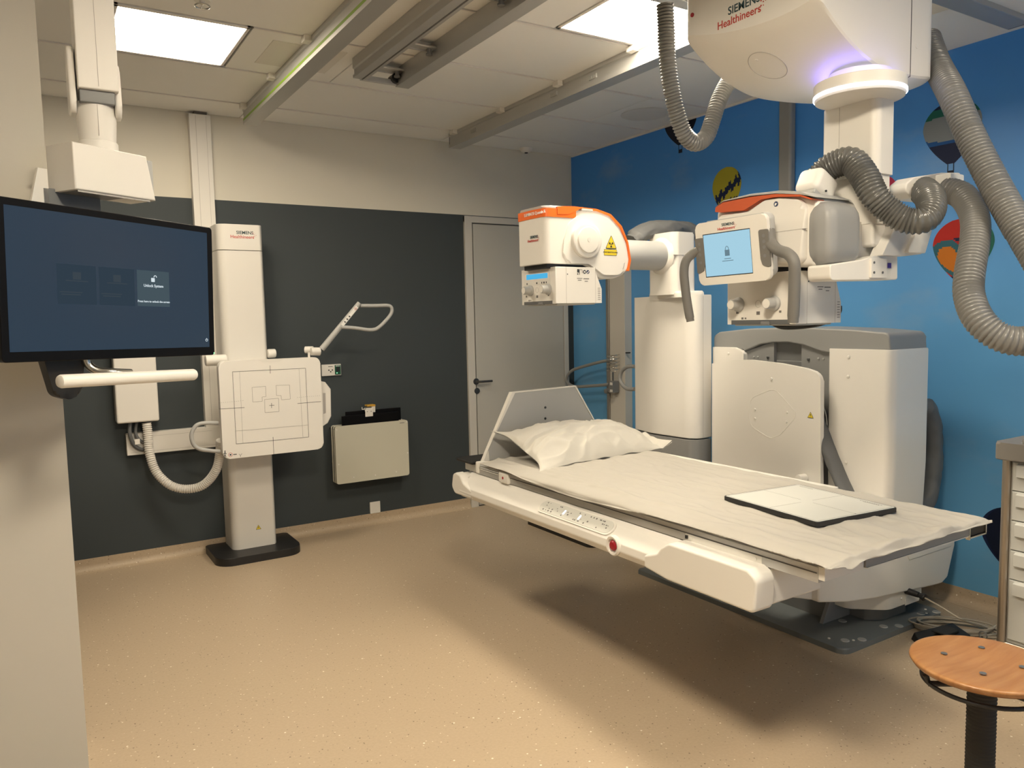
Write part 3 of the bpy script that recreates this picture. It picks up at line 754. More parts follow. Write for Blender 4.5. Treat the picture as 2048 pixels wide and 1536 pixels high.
# ================================================================= helpers for the machines
def PYl(pts, y): return [P(a, c, 1, y) for a, c in pts]
def xz(pts, y): return [(q.x, q.z) for q in PYl(pts, y)]
def yz(pts, x): return [(q.y, q.z) for q in [P(a, c, 0, x) for a, c in pts]]
def collimator(parent, X0, X1, Y0, Y1, Z0, Z1, lcd):
    """light-field box under an x-ray tube: knob face looks towards -X, sticker face towards -Y"""
    w = X1-X0; h = Z1-Z0
    prof = [(X0,Z0),(X1,Z0),(X1,Z0+h*.40),(X1-w*.13,Z0+h*.86),(X1-w*.14,Z1),(X0,Z1)]
    c = B().prism(prof, 'y', Y0, Y1, r=.003, rb=.003).to('collimator', 'white', parent, ang=40)
    B().box(X0+.22*w, X0+.225*w, Y0-.0004, Y0+.002, Z0, Z1).box(X1-w*.145, X1-w*.14, Y0-.0004, Y0+.002, Z0, Z1).to('seam', 'hair', c)
    B().box(X0-.0012, X0+.01, Y0+.03, Y1-.022, Z0-.001, Z0+h*.085).to('filter_slot', 'dgrey', c)
    B().box(X0-.006, X0+.01, (Y0+Y1)/2-.045, (Y0+Y1)/2-.005, Z0-.004, Z0+h*.05, .002, 1).to('slot_lever', 'mgrey', c)
    B().box(X0+.02, X1-.03, Y0+.02, Y1-.02, Z0-.006, Z0+.002, .002, 1).to('base_plate', 'lgrey', c)
    for f in (.28, .80):
        yy = Y1+(Y0-Y1)*f if lcd else Y1+(Y0-Y1)*(f-.10)
        zz = Z0+h*.40
        B().lathe([(0,0),(.028,0),(.0275,.008),(.021,.014),(.020,.042),(.018,.046),(0,.0465)], (X0,yy,zz), (-1,0,0), 28).to('knob', 'lgrey', c)
        B().lathe([(0,0),(.0165,0),(0,.001)], (X0-.0465,yy,zz), (-1,0,0), 24).to('knob_face', 'white2', c)
    b = B(); cy = (Y0+Y1)/2+.01
    for (dy, dz, s_) in ((.10,.24,.006),(-.10,.24,.005),(0,.22,.008),(.06,.12,.004),(.075,.12,.005)):
        b.box(X0-.0006, X0+.001, cy+dy-s_, cy+dy+s_, Z0+h*dz-s_*.8, Z0+h*dz+s_*.8)
    b.to('control_marks', 'inkg', c)
    b = B(); b.tube([(X0-.0004, cy+.013*math.cos(a), Z0+h*.40+.013*math.sin(a)) for a in [i*PI/10 for i in range(20)]], .0006, 6, closed=True); b.to('field_button', 'hair', c)
    if lcd:
        B().box(X0-.0012, X0+.002, Y0+.045, Y1-.02, Z0+h*.54, Z0+h*.92, .001, 1).to('control_panel', 'trunk', c)
        B().box(X0-.0022, X0+.0, Y0+.060, Y1-.045, Z0+h*.70, Z0+h*.87).to('display', 'wtext', c)
        B().box(X0-.0030, X0+.0, Y0+.066, Y1-.051, Z0+h*.715, Z0+h*.855).to('display_glass', 'lcd', c, label='lit blue display')
        b = B()
        for k, (dy, s_) in enumerate(((.09,.004),(.0,.005),(-.045,.003),(-.065,.005),(-.085,.003))): b.box(X0-.0018, X0, cy+dy-s_, cy+dy+s_, Z0+h*.60-.005, Z0+h*.60+.004)
        b.to('panel_marks', 'ink', c)
    # stickers on the -Y face
    sx = X1-w*.50; sz = Z1-h*.13; y = Y0-.0005
    b = B()
    b.m(0).box(sx-.012, sx-.001, y-.0003, y, sz-.004, sz+.013).box(sx+.004, sx+.018, y-.0003, y, sz+.010, sz+.012).box(sx+.018, sx+.020, y-.0003, y, sz-.006, sz+.010).box(sx-.012, sx-.006, y-.0003, y, sz-.014, sz-.008)
    b.m(1).box(sx+.0, sx+.004, y-.0003, y, sz-.014, sz+.012).box(sx-.014, sx+.02, y-.0003, y, sz-.034, sz-.031).box(sx-.008, sx+.014, y-.0003, y, sz-.043, sz-.040).box(sx+.026, sx+.062, y-.0003, y, sz-.036, sz-.032).box(sx+.034, sx+.054, y-.0003, y, sz-.048, sz-.045)
    for k, dx in enumerate((.034, .055)):
        q = Vector((sx+dx, y, sz)); b.m(2 if k else 0).cyl(q, q+Vector((0,-.0003,0)), .0095, n=22)
        if k: b.m(3).quad([q+Vector((a,-.0006,c_)) for a, c_ in ((-.006,-.004),(-.001,-.007),(.006,.003),(.003,.005),(-.001,0))], .0002, (0,-1,0))
        else: b.m(3).cyl(q+Vector((0,-.0003,0)), q+Vector((0,-.0006,0)), .0045, n=16)
    b.to('sticker_marks', ['ink', 'inkg', 'inkb', 'wtext'], c)
    b = B()
    for k in range(7): b.box(X1-w*.095, X1-w*.035, Y0-.0006, Y0+.001, Z0+h*.10+k*.0095, Z0+h*.10+k*.0095+.0022)
    b.to('vent_slots', 'inkg', c)
    B().cyl((X0+w*.25,Y0-.0005,Z1-h*.20),(X0+w*.25,Y0+.001,Z1-h*.20),.003,n=10).to('pin_hole', 'ink', c)
    return c
def screws(parent, pts, ax, val, r=.0075, m='white2', depth=.004):
    for a, c in pts:
        q = P(a, c, ax, val); n = Vector((-1,0,0)) if ax == 0 else Vector((0,-1,0))
        B().lathe([(0,0),(r,0),(r*.9,depth*.7),(r*.5,depth),(0,depth)], q, n, 16).to('screw', m, parent)

# ================================================================= FLUOROSCOPY TABLE
t = thing('x_ray_table', 'long white x-ray table on a grey floor plate, control strip along its side', 'x-ray table', (-.66, -2.9, 0))
TZ = .800                                   # table top height
# floor plate
fp = rounded([(-1.072,-3.452),(-.250,-3.452),(-.250,-2.05),(-1.072,-2.05)], [.05,.05,.02,.02], 6)
base = B().prism(fp, 'z', 0, .026, r=.008, rb=0).to('floor_plate', 'dgrey', t, ang=50)
M['platem'] = mat('floor_plate_grey_paint', (.17,.19,.20), .42)
base.data.materials[0] = M['platem']
for a, c in ((1685,1242),(1767,1253),(1798,1252),(1690,1281),(1724,1279),(1842,1227),(1873,1224)):
    q = P(a, c, 2, .0262); B().cyl(q, q+Vector((0,0,.003)), .020, .018, n=24).to('bolt_cover', 'lgrey', base)
for a, c in ((1658,1277),(1707,1281),(1851,1219),(1853,1227)):
    q = P(a, c, 2, .0262); B().cyl(q, q+Vector((0,0,.003)), .006, n=12).to('bolt', 'white2', base)
# sleeve and lift column, carriage body
sl = rounded([(-.675,-3.30),(-.60,-3.345),(-.40,-3.345),(-.375,-3.30),(-.375,-2.8),(-.675,-2.8)], [.03,.06,.04,.02,0,0], 6)
B().prism(sl, 'z', .026, .34, r=0).to('column_sleeve', 'mgrey', t, ang=40)
B().prism([(-.675,.026),(-.89,.026),(-.80,.20),(-.675,.20)], 'y', -3.21, -3.19, r=.002).to('gusset', 'grey', t)
B().box(-.82,-.675,-3.19,-2.7,.026,.20).to('mount_block', 'mgrey', t)
sk = rounded([(-.80,-3.28),(-.66,-3.405),(-.37,-3.405),(-.33,-3.36),(-.33,-2.8),(-.80,-2.8)], [.06,.10,.05,.02,0,0], 8)
B().prism(sk, 'z', .105, .40, r=.004, rb=.004).to('lift_column', 'white', t, ang=40)
BY = -3.42
body = [(-1.215,.270),(-1.0,.225),(-.78,.196),(-.30,.158),(-.215,.155),(-.165,.178),(-.105,.335),(-.105,.46),(-.60,.55),(-1.215,.66)]
B().prism(rounded(body, [.02,.05,.05,.03,.02,.02,.02,.01,.01,.01], 4), 'y', BY, -3.05, r=.010).to('carriage_body', 'white', t, ang=40)
B().prism([(-1.78,.44),(-1.215,.272),(-1.10,.272),(-1.10,.66),(-1.78,.66)], 'y', BY+.035, -2.80, r=.008).to('carriage_arm', 'white', t, ang=40)
# bevel panel highlight
B().prism(xz([(1812,1104),(1901,1081),(1902,1092),(1818,1120)], BY), 'y', BY-.003, BY+.01, r=.002).to('carriage_inlay', 'white2', t)
B().prism([(-.40,.100),(-.52,.100),(-.52,.135),(-.49,.15),(-.45,.15),(-.44,.17),(-.40,.17)], 'y', -3.4062, -3.403).to('service_flap', 'white2', t)
screws(t, [(1803,1197)], 1, -3.407, .006)
# tabletop
XLf, XRt, YF, YN = -2.10, -1.255, -2.03, -4.10
top = B().prism(rounded([(XLf,YN),(XRt,YN),(XRt,YF),(XLf,YF)], .01, 3), 'z', TZ-.035, TZ, r=.004).to('tabletop', 'white', t, ang=50)
for x0, x1 in ((XLf-.032, XLf-.004), (XRt+.004, XRt+.032)):
    b = B().prism([(x0,TZ-.062),(x1,TZ-.062),(x1,TZ-.012),(x1-.004,TZ-.010),(x0+.004,TZ-.010),(x0,TZ-.014)], 'y', YN+.015 if x0 < -2 else YN, YF+.02)
    b.to('side_rail', 'alu', t)
B().box(XLf-.034, XLf-.031, YN+.02, YF-.0, TZ-.034, TZ-.031).to('rail_groove', 'seam', t)
B().box(-1.935, -1.325, YN-.012, YN+.004, TZ-.046, TZ-.004, .001, 1).to('end_rail', 'grey', t)
B().box(XLf-.03, -1.937, YN-.006, YN+.02, TZ-.052, TZ-.010, .001, 1).to('rail_bracket', 'white2', t)
B().box(-1.93, -1.34, YN-.014, YN+.0, TZ-.049, TZ-.046).to('end_rail_lip', 'white2', t)
b = B()
b.box(-1.33, XRt+.038, YN-.014, YN, TZ-.012, TZ-.006).box(-1.33, XRt+.038, YN-.014, YN, TZ-.058, TZ-.053).box(XRt+.032, XRt+.038, YN-.014, YN, TZ-.056, TZ-.006).box(-1.332, -1.327, YN-.014, YN, TZ-.062, TZ-.006)
b.to('rail_end_frame', 'chrome', t)
B().box(-1.325, XRt+.032, YN-.006, YN+.01, TZ-.052, TZ-.012).to('rail_slot', 'black', t)
# side apron with scooped face
AX = -2.205
ap = [(AX+.012,.612),(AX-.002,.640),(AX+.004,.668),(AX+.030,.690),(AX+.060,.715),(AX+.075,TZ-.066),(AX+.20,TZ-.066),(AX+.20,.612)]
B().prism(rounded(ap, [.008,.015,.010,.03,.03,.002,0,0], 5), 'y', -3.62, -1.93, r=.01, rb=0).to('side_apron', 'white', t, ang=50)
# raised far end of the apron
ye = -1.835
efn = [(-1.945,.612+.006),(ye-.035,.612+.004),(ye-.0,.650),(ye-.018,.722),(-1.885,.734),(-1.935,.728),(-1.965,.690),(-2.06,.664),(-2.06,.620)]
B().prism(rounded([(y,z) for y, z in efn], [0,.03,.03,.02,.015,.03,.04,.01,.0], 5), 'x', AX, AX+.045, r=.008, rb=.012).to('apron_end', 'white', t, ang=50)
B().prism(rounded([(AX+.012,ye-.008),(AX+.20,ye-.008),(AX+.20,-1.945),(AX+.012,-1.945)], [.03,.02,.01,.01], 4), 'z', .62, .722, r=.02).to('apron_end_cap', 'white', t, ang=50)
# near end box of the apron
bxp = [(-3.52,.604),(-3.915,.604),(-3.925,.72),(-3.885,.742),(-3.53,.742),(-3.49,.715),(-3.47,.69),(-3.40,.665),(-3.40,.620)]
B().prism(rounded(bxp, [.01,.02,.03,.01,.03,.02,.02,.01,.01], 5), 'x', AX-.012, AX+.075, r=.006, rb=.012).to('apron_box', 'white', t, ang=50)
B().prism(rounded([(-3.50,.610),(-3.905,.610),(-3.91,.735),(-3.50,.735)], .01, 3), 'x', AX+.078, AX+.335, r=.006).to('apron_box', 'white', t, ang=50)
B().box(AX+.075, AX+.079, -3.90, -3.5, .612, .735).to('seam', 'seam', t)
B().box(AX+.072, AX+.33, -3.875, -3.53, .735, TZ-.030, .002, 1).to('mount_plate', 'white2', t)
B().box(AX+.066, AX+.073, -3.545, -3.535, TZ-.052, TZ-.040).box(AX+.08, AX+.095, -3.878, -3.872, TZ-.045, TZ-.036).to('dark_hole', 'black', t)
for y, z in ((-3.56,.752),(-3.85,.752)): B().cyl((AX+.0715,y,z),(AX+.069,y,z),.006,n=12).to('screw', 'white2', t)
B().box(AX+.30, AX+.335, -3.905, -3.86, .735, .739).to('seam', 'black', t)
B().box(AX+.334, AX+.340, -3.905, -3.60, .640, .735).to('seam', 'black', t)
# control strip lying on the scooped face (tilted plane)
cs_y0, cs_y1 = P(1090,1002,2,.70).y, P(1222,1045,2,.70).y
def onface(y, k):  # k 0..1 from lower/outer edge to upper/inner edge of the face
    a, c = Vector((AX+.012,y,.676)), Vector((AX+.070,y,.722)); n = Vector((-.046,0,.058)).normalized()
    return a.lerp(c, k), n
cs_y1 = -3.17; cs_y0 = -2.64
def facepoly(pts, off, th, name, m, par, r=0):
    b = B(); n = onface(0,0)[1]
    b.quad([onface(y, k)[0]+n*off for y, k in pts], th, n); return b.to(name, m, par, ang=40)
shape = rounded([(cs_y0,0.06),(cs_y1,0.06),(cs_y1,.98),(cs_y0,.98)], 0)
# rounded lozenge outline in (y, k) with k scaled to metres
def loz(y0, y1, k0, k1, r=.030):
    L = .074; pts = rounded([(y0,k0*L),(y1,k0*L),(y1,k1*L),(y0,k1*L)], r, 6); return [(a, c/L) for a, c in pts]
strip = facepoly(loz(cs_y0, cs_y1, .0, 1.0, .036), -.001, .006, 'control_strip', 'white2', t)
facepoly(loz(cs_y0-.012, cs_y1+.012, .10, .92, .030), .0051, .0012, 'membrane', 'lgrey', strip, )
M['memb'] = mat('membrane_panel', (.66,.66,.62), .35)
for o in strip.children: o.data.materials[0] = M['memb']
random.seed(3); n = onface(0,0)[1]
for k in range(44):
    y = cs_y0-.04-random.random()*(abs(cs_y1-cs_y0)-.08); kk = random.choice((.25,.42,.58,.78)); s = random.uniform(.0016,.0042)
    c = onface(y, kk)[0]+n*.0065; e = Vector((.078,0,.062)).normalized()
    B().quad([c+Vector((0,a*s,0))+e*g*s*.9 for a, g in ((-1,-1),(1,-1),(1,1),(-1,1))], .0003, n).to('key_symbol', 'inkg', strip)
for (a, c) in ((1148,1023),(1179,1033)):
    yy = P(a, c, 2, .70).y; cc = onface(yy, .5)[0]+n*.0068; e = Vector((.058,0,.046)).normalized()
    B().quad([cc+Vector((0,g*.004,0))+e*h*.011 for g, h in ((-1,-1),(1,-1),(1,1),(-1,1))], .0008, n).to('lit_key', 'btnled', strip)
# emergency stop
q = P(1226,1091,0,AX-.004)
B().lathe([(.0,-.02),(.040,-.012),(.041,.0),(.036,.006),(.028,.004),(.024,-.004),(0,-.004)], q, (-1,0,0), 36).to('stop_button_collar', 'white', t)
B().lathe([(0,0),(.021,0),(.021,.004),(.015,.010),(0,.012)], q+Vector((.004,0,0)), (-1,0,0), 28).to('stop_button', 'redb', t, label='round dark red stop button')
# head end: rail clamp, cushion, head board
hb = [(-2.11,.815),(-1.905,1.150),(-1.495,1.162),(-1.29,.80)]
B().prism(rounded([(XLf+.0,.800),(-1.912,1.152),(-1.492,1.160),(XRt-.005,.80)], [.0,.018,.018,.0], 4), 'y', -2.012, -1.994, r=.002).to('head_board', 'lgrey', t, ang=40)
b = B()
b.prism([(XLf-.004,.800),(-1.915,1.158),(-1.895,1.152),(XLf+.030,.86),(XLf+.035,.800)], 'y', -2.016, -1.985, r=.002)
b.prism([(-1.912,1.152),(-1.492,1.160),(-1.492,1.166),(-1.912,1.158)], 'y', -2.016, -1.990)
b.prism([(-1.492,1.160),(XRt-.005,.80),(XRt+.002,.80),(-1.485,1.166)], 'y', -2.016, -1.990)
b.to('board_edge', 'white2', t)
for a, c in ((1091,815),(1091,837),(1091,858)):
    q = P(a, c, 1, -2.0165); B().cyl(q, q+Vector((0,.003,0)), .0065, n=14).to('board_hole', 'ink', t)
B().box(-2.155,-1.93,-1.98,-1.80,.782,.800,.008,3).to('armrest_pad', 'black', t, label='black pad beyond the head end')
B().box(-2.12,-2.05,-1.99,-1.84,.735,.782,.004,1).to('pad_bracket', 'white2', t)
b = B(); b.cyl((-2.125,-2.02,.772),(-2.125,-2.26,.772),.0115,n=16).cyl((-2.105,-2.02,.788),(-2.105,-2.26,.788),.008,n=12); b.to('clamp_bar', 'chrome', t)
B().box(-2.145,-2.09,-2.025,-2.00,.742,.805,.008,3).to('clamp_end', 'white2', t)
B().box(-2.148,-2.085,-2.33,-2.24,.735,.790,.010,3).to('clamp_block', 'white2', t)
B().cyl((-2.149,-2.285,.763),(-2.146,-2.285,.763),.007,n=16).to('clamp_button', 'redb', t)
B().tube(spline([(-2.10,-2.03,.80),(-2.08,-2.08,.806),(-2.11,-2.13,.800),(-2.07,-2.18,.804),(-2.10,-2.22,.798)],6), .004, 8).to('elastic_cord', 'white2', t)
# far side ledge seen past the sheet
B().box(XRt+.03, XRt+.085, YN+.62, YF-.35, TZ-.03, TZ-.004, .002, 1).to('far_ledge', 'white2', t)

# ================================================================= FLOOR PLATE IN THE BACK
tag(B().prism(rounded([(-.995,-1.50),(-.50,-1.50),(-.50,-.72),(-.995,-.72)], [.06,.01,.01,.01], 5), 'z', 0, .045, r=.004, rb=0).to('floor_base', 'black', ang=50), 'low black plate on the floor behind the x-ray table near the door', 'floor plate')

# ================================================================= X-RAY TOWER (cabinet + column + tube)
t = thing('x_ray_tower', 'grey and white tower behind the table, its orange-striped tube reaching over the pillow', 'x-ray machine', (-.6, -2.6, .026))
CX = -.70
B().box(CX+.03, CX+.27, -3.36, -2.33, .34, 1.30, .01, 2).to('cabinet_core', 'mgrey', t)
B().box(CX+.06, CX+.25, -2.80, -2.33, .026, .36).to('cabinet_foot', 'mgrey', t)
cap = [(1427,699),(1427,672),(1438,664),(1500,657),(1600,655),(1700,659),(1778,666),(1781,700),(1658,706),(1640,703),(1605,690),(1575,685),(1545,685),(1520,689),(1488,703),(1486,699)]
cp = yz(cap, CX-.005)
B().prism(rounded(cp, [.0,.03,.04,.2,.2,.2,.03,0,.01,0,0,0,0,0,0,.01], 4), 'x', CX-.005, CX+.30, r=.020, rb=.014).to('cabinet_cap', 'grey', t, ang=40)
B().box(CX+.035, CX+.20, -3.30, -2.40, 1.20, P(1575,676,0,CX+.03).z, .004, 1).to('recess_back', 'mgrey', t)
rz = yz([(1487,701),(1655,708),(1655,1000),(1487,1000)], CX+.02)
B().prism(yz([(1483,705),(1548,684),(1548,740),(1483,740)], CX+.012), 'x', CX+.012, CX+.035).to('recess_plate', 'grey', t)
B().prism(yz([(1603,684),(1662,706),(1662,1000),(1603,1000)], CX+.012), 'x', CX+.012, CX+.035).to('recess_plate', 'grey', t)
screws(t, [(1508,714),(1516,714)], 0, CX+.0115, .006, 'lgrey'); screws(t, [(1536,714)], 0, CX+.0115, .008, 'dgrey', .008)
screws(t, [(1617,718)], 0, CX+.0115, .008, 'dgrey', .008); screws(t, [(1637,717),(1647,718)], 0, CX+.0115, .006, 'lgrey')
# white covers
ycR = P(1775,800,0,CX-.02).y; yin = P(1656,800,0,CX-.02).y
xr = CX+.285
cov = rounded([(CX-.02,yin),(CX-.02,ycR),(CX+.015,ycR-.02),(xr,ycR-.02),(xr,ycR+.05),(CX+.03,ycR+.05),(CX+.03,yin)], [.01,.07,.05,.012,0,0,0], 8)
ztop = P(1775,700,0,CX-.02).z
def tapered(b, pts, z0, z1, sc, c):
    """prism with its lower end drawn in towards c"""
    t_ = bmesh.new(); n = len(pts); rings = []
    for z, s_ in ((z0, sc), (z0+(z1-z0)*.45, 1), (z1-.006, 1), (z1, .992)):
        rings.append([t_.verts.new((c[0]+(p[0]-c[0])*s_, c[1]+(p[1]-c[1])*s_, z)) for p in pts])
    for a, d in zip(rings, rings[1:]):
        for i in range(n): t_.faces.new((a[i], a[(i+1) % n], d[(i+1) % n], d[i]))
    t_.faces.new(rings[0][::-1]); t_.faces.new(rings[-1])
    bmesh.ops.recalc_face_normals(t_, faces=t_.faces); return b._add(t_)
tapered(B(), cov, .36, ztop, .955, (CX+.1, yin)).to('cabinet_cover', 'white', t, ang=35)
cl_ = yz([(1425,694),(1470,695),(1487,703),(1487,800),(1425,800)], CX-.02)
B().prism(rounded(cl_, [0,.03,.03,0,0], 5), 'x', CX-.02, CX+.03, r=.004).to('cabinet_cover', 'white', t, ang=35)
screws(t, [(1457,707)], 0, CX-.0205)
screws(t, [(1697,714),(1696,753),(1692,925)], 0, CX-.0205, .0085)
# swivelling front panel
fpn = yz([(1424,727),(1455,720),(1500,720),(1560,727),(1610,737),(1641,748),(1641,1010),(1424,1010)], CX-.095)
pn = B().prism(rounded(fpn, [.0,.3,.3,.3,.2,.05,0,0], 6), 'x', CX-.095, CX-.065, r=.007, rb=0).to('front_panel', 'white', t, ang=40)
B().box(CX-.066, CX+.03, -2.95, -2.45, .5, 1.05).to('panel_hub', 'mgrey', t)
ol = rounded(yz([(1500,797),(1548,776),(1593,826),(1588,838),(1560,870),(1540,877),(1505,855),(1498,840)], CX-.096), .06, 6)
B().tube([(CX-.0950, a, c) for a, c in ol], .0014, 8, closed=True).to('panel_outline', 'white2', pn)
for a, c, r in ((1543,758,.009),(1510,819,.007),(1510,837,.007),(1574,825,.007),(1573,844,.007)):
    q = P(a, c, 0, CX-.0955); B().lathe([(0,0),(r,0),(r*.8,.004),(0,.005)], q, (-1,0,0), 16).to('screw', 'white2', pn)
warn(pn, P(1621,831,0,CX-.0955), (0,-1,0), (0,0,1), .036)
q = P(1609,952,0,CX-.10); B().cyl(q+Vector((.004,0,-.008)), q+Vector((-.05,0,-.008)), .020, n=24, bev=.003).to('panel_peg', 'trunk', pn)
# cable cover tubes
def cloth_tube(b, pts, r, seed=0, flat=.7, amp=.18):
    pts = resample(spline(pts, 10), .012); k = len(pts); t_ = bmesh.new(); rings = []; up = None; n = 28
    for i, p in enumerate(pts):
        d = (pts[min(k-1, i+1)]-pts[max(0, i-1)]).normalized()
        if up is None: up = Vector((0,0,1)) if abs(d.z) < .7 else Vector((0,1,0))
        up = (up-d*up.dot(d)).normalized(); w = d.cross(up); row = []
        for j in range(n):
            a = 2*PI*j/n; f = 1+amp*noise.noise(Vector((math.cos(a)*1.2+seed, math.sin(a)*1.2, i*.10)))+amp*.5*noise.noise(Vector((math.cos(a)*3+seed, math.sin(a)*3, i*.25)))
            e = 1 if 2 < i < k-3 else .75
            row.append(t_.verts.new(p+(up*math.cos(a)*flat+w*math.sin(a))*r*f*e))
        rings.append(row)
    for a, c in zip(rings, rings[1:]):
        for j in range(n): t_.faces.new((a[j], a[(j+1) % n], c[(j+1) % n], c[j]))
    t_.faces.new(rings[0][::-1]); t_.faces.new(rings[-1]); bmesh.ops.recalc_face_normals(t_, faces=t_.faces)
    return b._add(t_)
pts = [P(1622,800,0,CX-.03), P(1645,862,0,CX-.03), P(1668,920,0,CX-.03), P(1695,985,0,CX-.035), P(1712,1020,0,CX-.04)]
cloth_tube(B(), pts, .058, 2, .5, .10).to('cable_cover', 'bag', t, ang=60, label='grey fabric cable cover running diagonally')
zp = [p+Vector((-.031,.0,0)) for p in pts[1:]]
B().tube(spline([p+Vector((0,.02,0)) for p in zp], 8), .0025, 8).to('zip', 'chrome', t)
B().tube(spline([P(1641,800,0,CX-.01), P(1652,830,0,CX-.015), P(1655,870,0,CX-.015)], 8), .003, 8).to('thin_cable', 'lgrey', t)
pts = [P(a, c, 1, -3.30) for a, c in ((1836,812),(1850,822),(1860,850),(1862,900),(1857,950),(1850,985),(1838,1008),(1815,1030))]
cloth_tube(B(), pts, .060, 5, .9, .22).to('cable_cover', 'bag', t, ang=60, label='grey fabric cable cover sagging behind the cabinet')
# --- tube column
TX0, TX1, TY0, TY1 = -.90, -.742, -2.344, -1.807
tc = rounded([(TX0+.03,TY1),(TX0-.01,TY1-.22),(TX0+.01,TY0+.05),(TX0+.045,TY0),(TX1,TY0),(TX1,TY1)], [.02,.5,.10,.06,.008,0], 8)
B().prism(tc, 'z', .835, 1.668, r=.010, rb=.006).to('tube_column', 'white', t, ang=40)
B().box(TX0+.085, TX0+.0865, TY0-.0006, TY0+.01, .84, 1.66).to('seam', 'hair', t)
tb = rounded([(TX0+.0,TY1+.05),(TX0-.01,TY1-.22),(TX0+.0,TY0+.02),(TX0+.04,TY0-.004),(TX1,TY0-.004),(TX1,TY1+.05)], [.02,.5,.10,.06,.02,0], 8)
B().prism(tb, 'z', .026, .828, r=.008, rb=0).to('column_base', 'grey', t, ang=40)
AZ = P(1300,512,1,-2.24).z
hx0, hx1, hy0, hy1 = -.975, -.795, -2.272, -2.062
hz0, hz1 = 1.672, P(1345,463,0,hx0).z
hsec = rounded([(hx0,hy0+.02),(hx0+.03,hy0-.006),(hx1,hy0),(hx1+.006,hy1),(hx0,hy1)], [.03,.03,.03,.02,.02], 6)
B().prism(hsec, 'z', hz0, hz1, r=.018, rb=0).to('column_head', 'white', t, ang=40)
B().box(hx0-.0004, hx1+.001, hy0-.0066, hy1, P(1350,509,0,hx0).z-.0008, P(1350,509,0,hx0).z+.0008).to('seam', 'hair', t)
B().prism(rounded([(hx0-.0,hy0-.03),(TX1-.012,hy0-.04),(TX1-.012,hy1+.12),(TX0+.03,hy1+.12)], .03, 5), 'z', 1.655, 1.692, r=.016, rb=0).to('head_foot', 'white', t, ang=40)
acz = 1.897; acy = -2.165
B().cyl((-1.34, acy, acz), (hx0+.01, acy, acz), .083, n=48).to('tube_arm', 'lgrey', t, label='light grey cylindrical arm')
B().lathe([(.083,0),(.088,.001),(.094,.006),(.104,.016),(.108,.022),(.083,.022)], (hx0-.018,acy,acz), (1,0,0), 48).to('arm_collar', 'white', t)
pts = [P(a, c, 1, -2.06) for a, c in ((1262,482),(1280,470),(1300,460),(1330,457),(1360,459),(1390,470))]
cloth_tube(B(), pts, .062, 9, .8, .25).to('cable_cover', 'bag', t, ang=60, label='crumpled grey cover over the arm')
# --- tube housing (orange stripe)
HY = -2.395
HX0 = -1.943
op = PYl([(1112,411),(1150,412),(1195,417),(1222,428),(1244,452),(1257,485),(1262,520),(1258,540),(1247,551),(1230,557),(1205,557),(1192,548),(1183,537),(1170,530),(1125,528),(1112,527)], HY)
op2 = [(q.x, q.z) for q in op]
hs = B().prism(rounded(op2, [.01,.1,.1,.1,.1,.1,.05,.05,.03,.03,.03,.03,.03,.01,.01,.01], 4), 'y', HY+.012, HY+.245, r=.016, rb=.02).to('tube_housing', 'white', t, ang=45)
# front nose towards -X with rounded vertical edges
zt, zb = P(1100,411,1,HY).z, P(1100,527,1,HY).z
nose = rounded([(HX0,HY+.245),(HX0-.006,HY+.12),(HX0,HY+.0),(HX0+.18,HY-.004),(HX0+.18,HY+.245)], [.02,.4,.035,0,0], 7)
B().prism(nose, 'z', zb, zt-.012, r=.004).to('housing_nose', 'white', hs, ang=45)
tp = rounded([(HX0+.004,HY+.24),(HX0+.004,HY+.004),(HX0+.30,HY+.004),(HX0+.30,HY+.24)], [.02,.035,0,0], 6)
B().prism(tp, 'z', zt-.012, zt+.002, r=.008, rb=0).to('housing_lid', 'lgrey', hs, ang=45)
st = rounded([(HX0-.0030,HY+.243),(HX0-.0090,HY+.12),(HX0-.0030,HY-.0035),(HX0+.185,HY-.0075),(HX0+.185,HY+.1),(HX0+.02,HY+.1),(HX0+.02,HY+.243)], [.02,.4,.036,0,0,0,0], 7)
B().prism(st, 'z', zt-.054, zt-.012).to('orange_stripe', 'orange', hs, ang=45)
stp = PYl([(1113,418),(1150,418),(1195,421.5),(1221,431.5),(1242,455),(1255.5,487),(1260.7,520),(1257,541),(1259.5,542),(1263.5,520),(1258,484.5),(1245,452),(1223,428),(1195,417.5),(1150,412.5),(1113,412)], HY)
B().prism([(q.x, q.z) for q in stp], 'y', HY+.005, HY+.03).to('orange_stripe', 'orange', hs)
B().prism(rounded(xz([(1113,413.5),(1165,414.5),(1148,424),(1135,429),(1113,428.5)], HY), [0,0,.03,.02,0], 4), 'y', HY-.008, HY+.012).to('orange_stripe', 'orange', hs)
# raised cheek around the pivot cap
ck = xz([(1122,527),(1126,480),(1136,446),(1152,432),(1175,428),(1215,437),(1236,462),(1246,500),(1250,535),(1236,550),(1205,550),(1190,538),(1175,528)], HY)
B().prism(rounded(ck, .05, 5), 'y', HY+.020, HY-.010, r=.014, rb=0).to('housing_cheek', 'white', hs, ang=50)
pc_ = P(1175,480,1,HY-.03)
B().lathe([(.0,-.03),(.088,-.03),(.088,.002),(.083,.006),(.066,.006),(.064,.012),(.060,.014),(0,.014)], pc_, (0,-1,0), 48).to('pivot_cap', 'white', hs, ang=40)
B().lathe([(.010,0),(.010,.001),(.0,.001)], pc_+Vector((0,-.0145,0)), (0,-1,0), 20).to('cap_mark', 'trunk', hs)
B().lathe([(.0885,0),(.0905,.0),(.0905,.006),(.0885,.006)], pc_+Vector((0,.028,0)), (0,-1,0), 48).to('cap_gap', 'seam', hs)
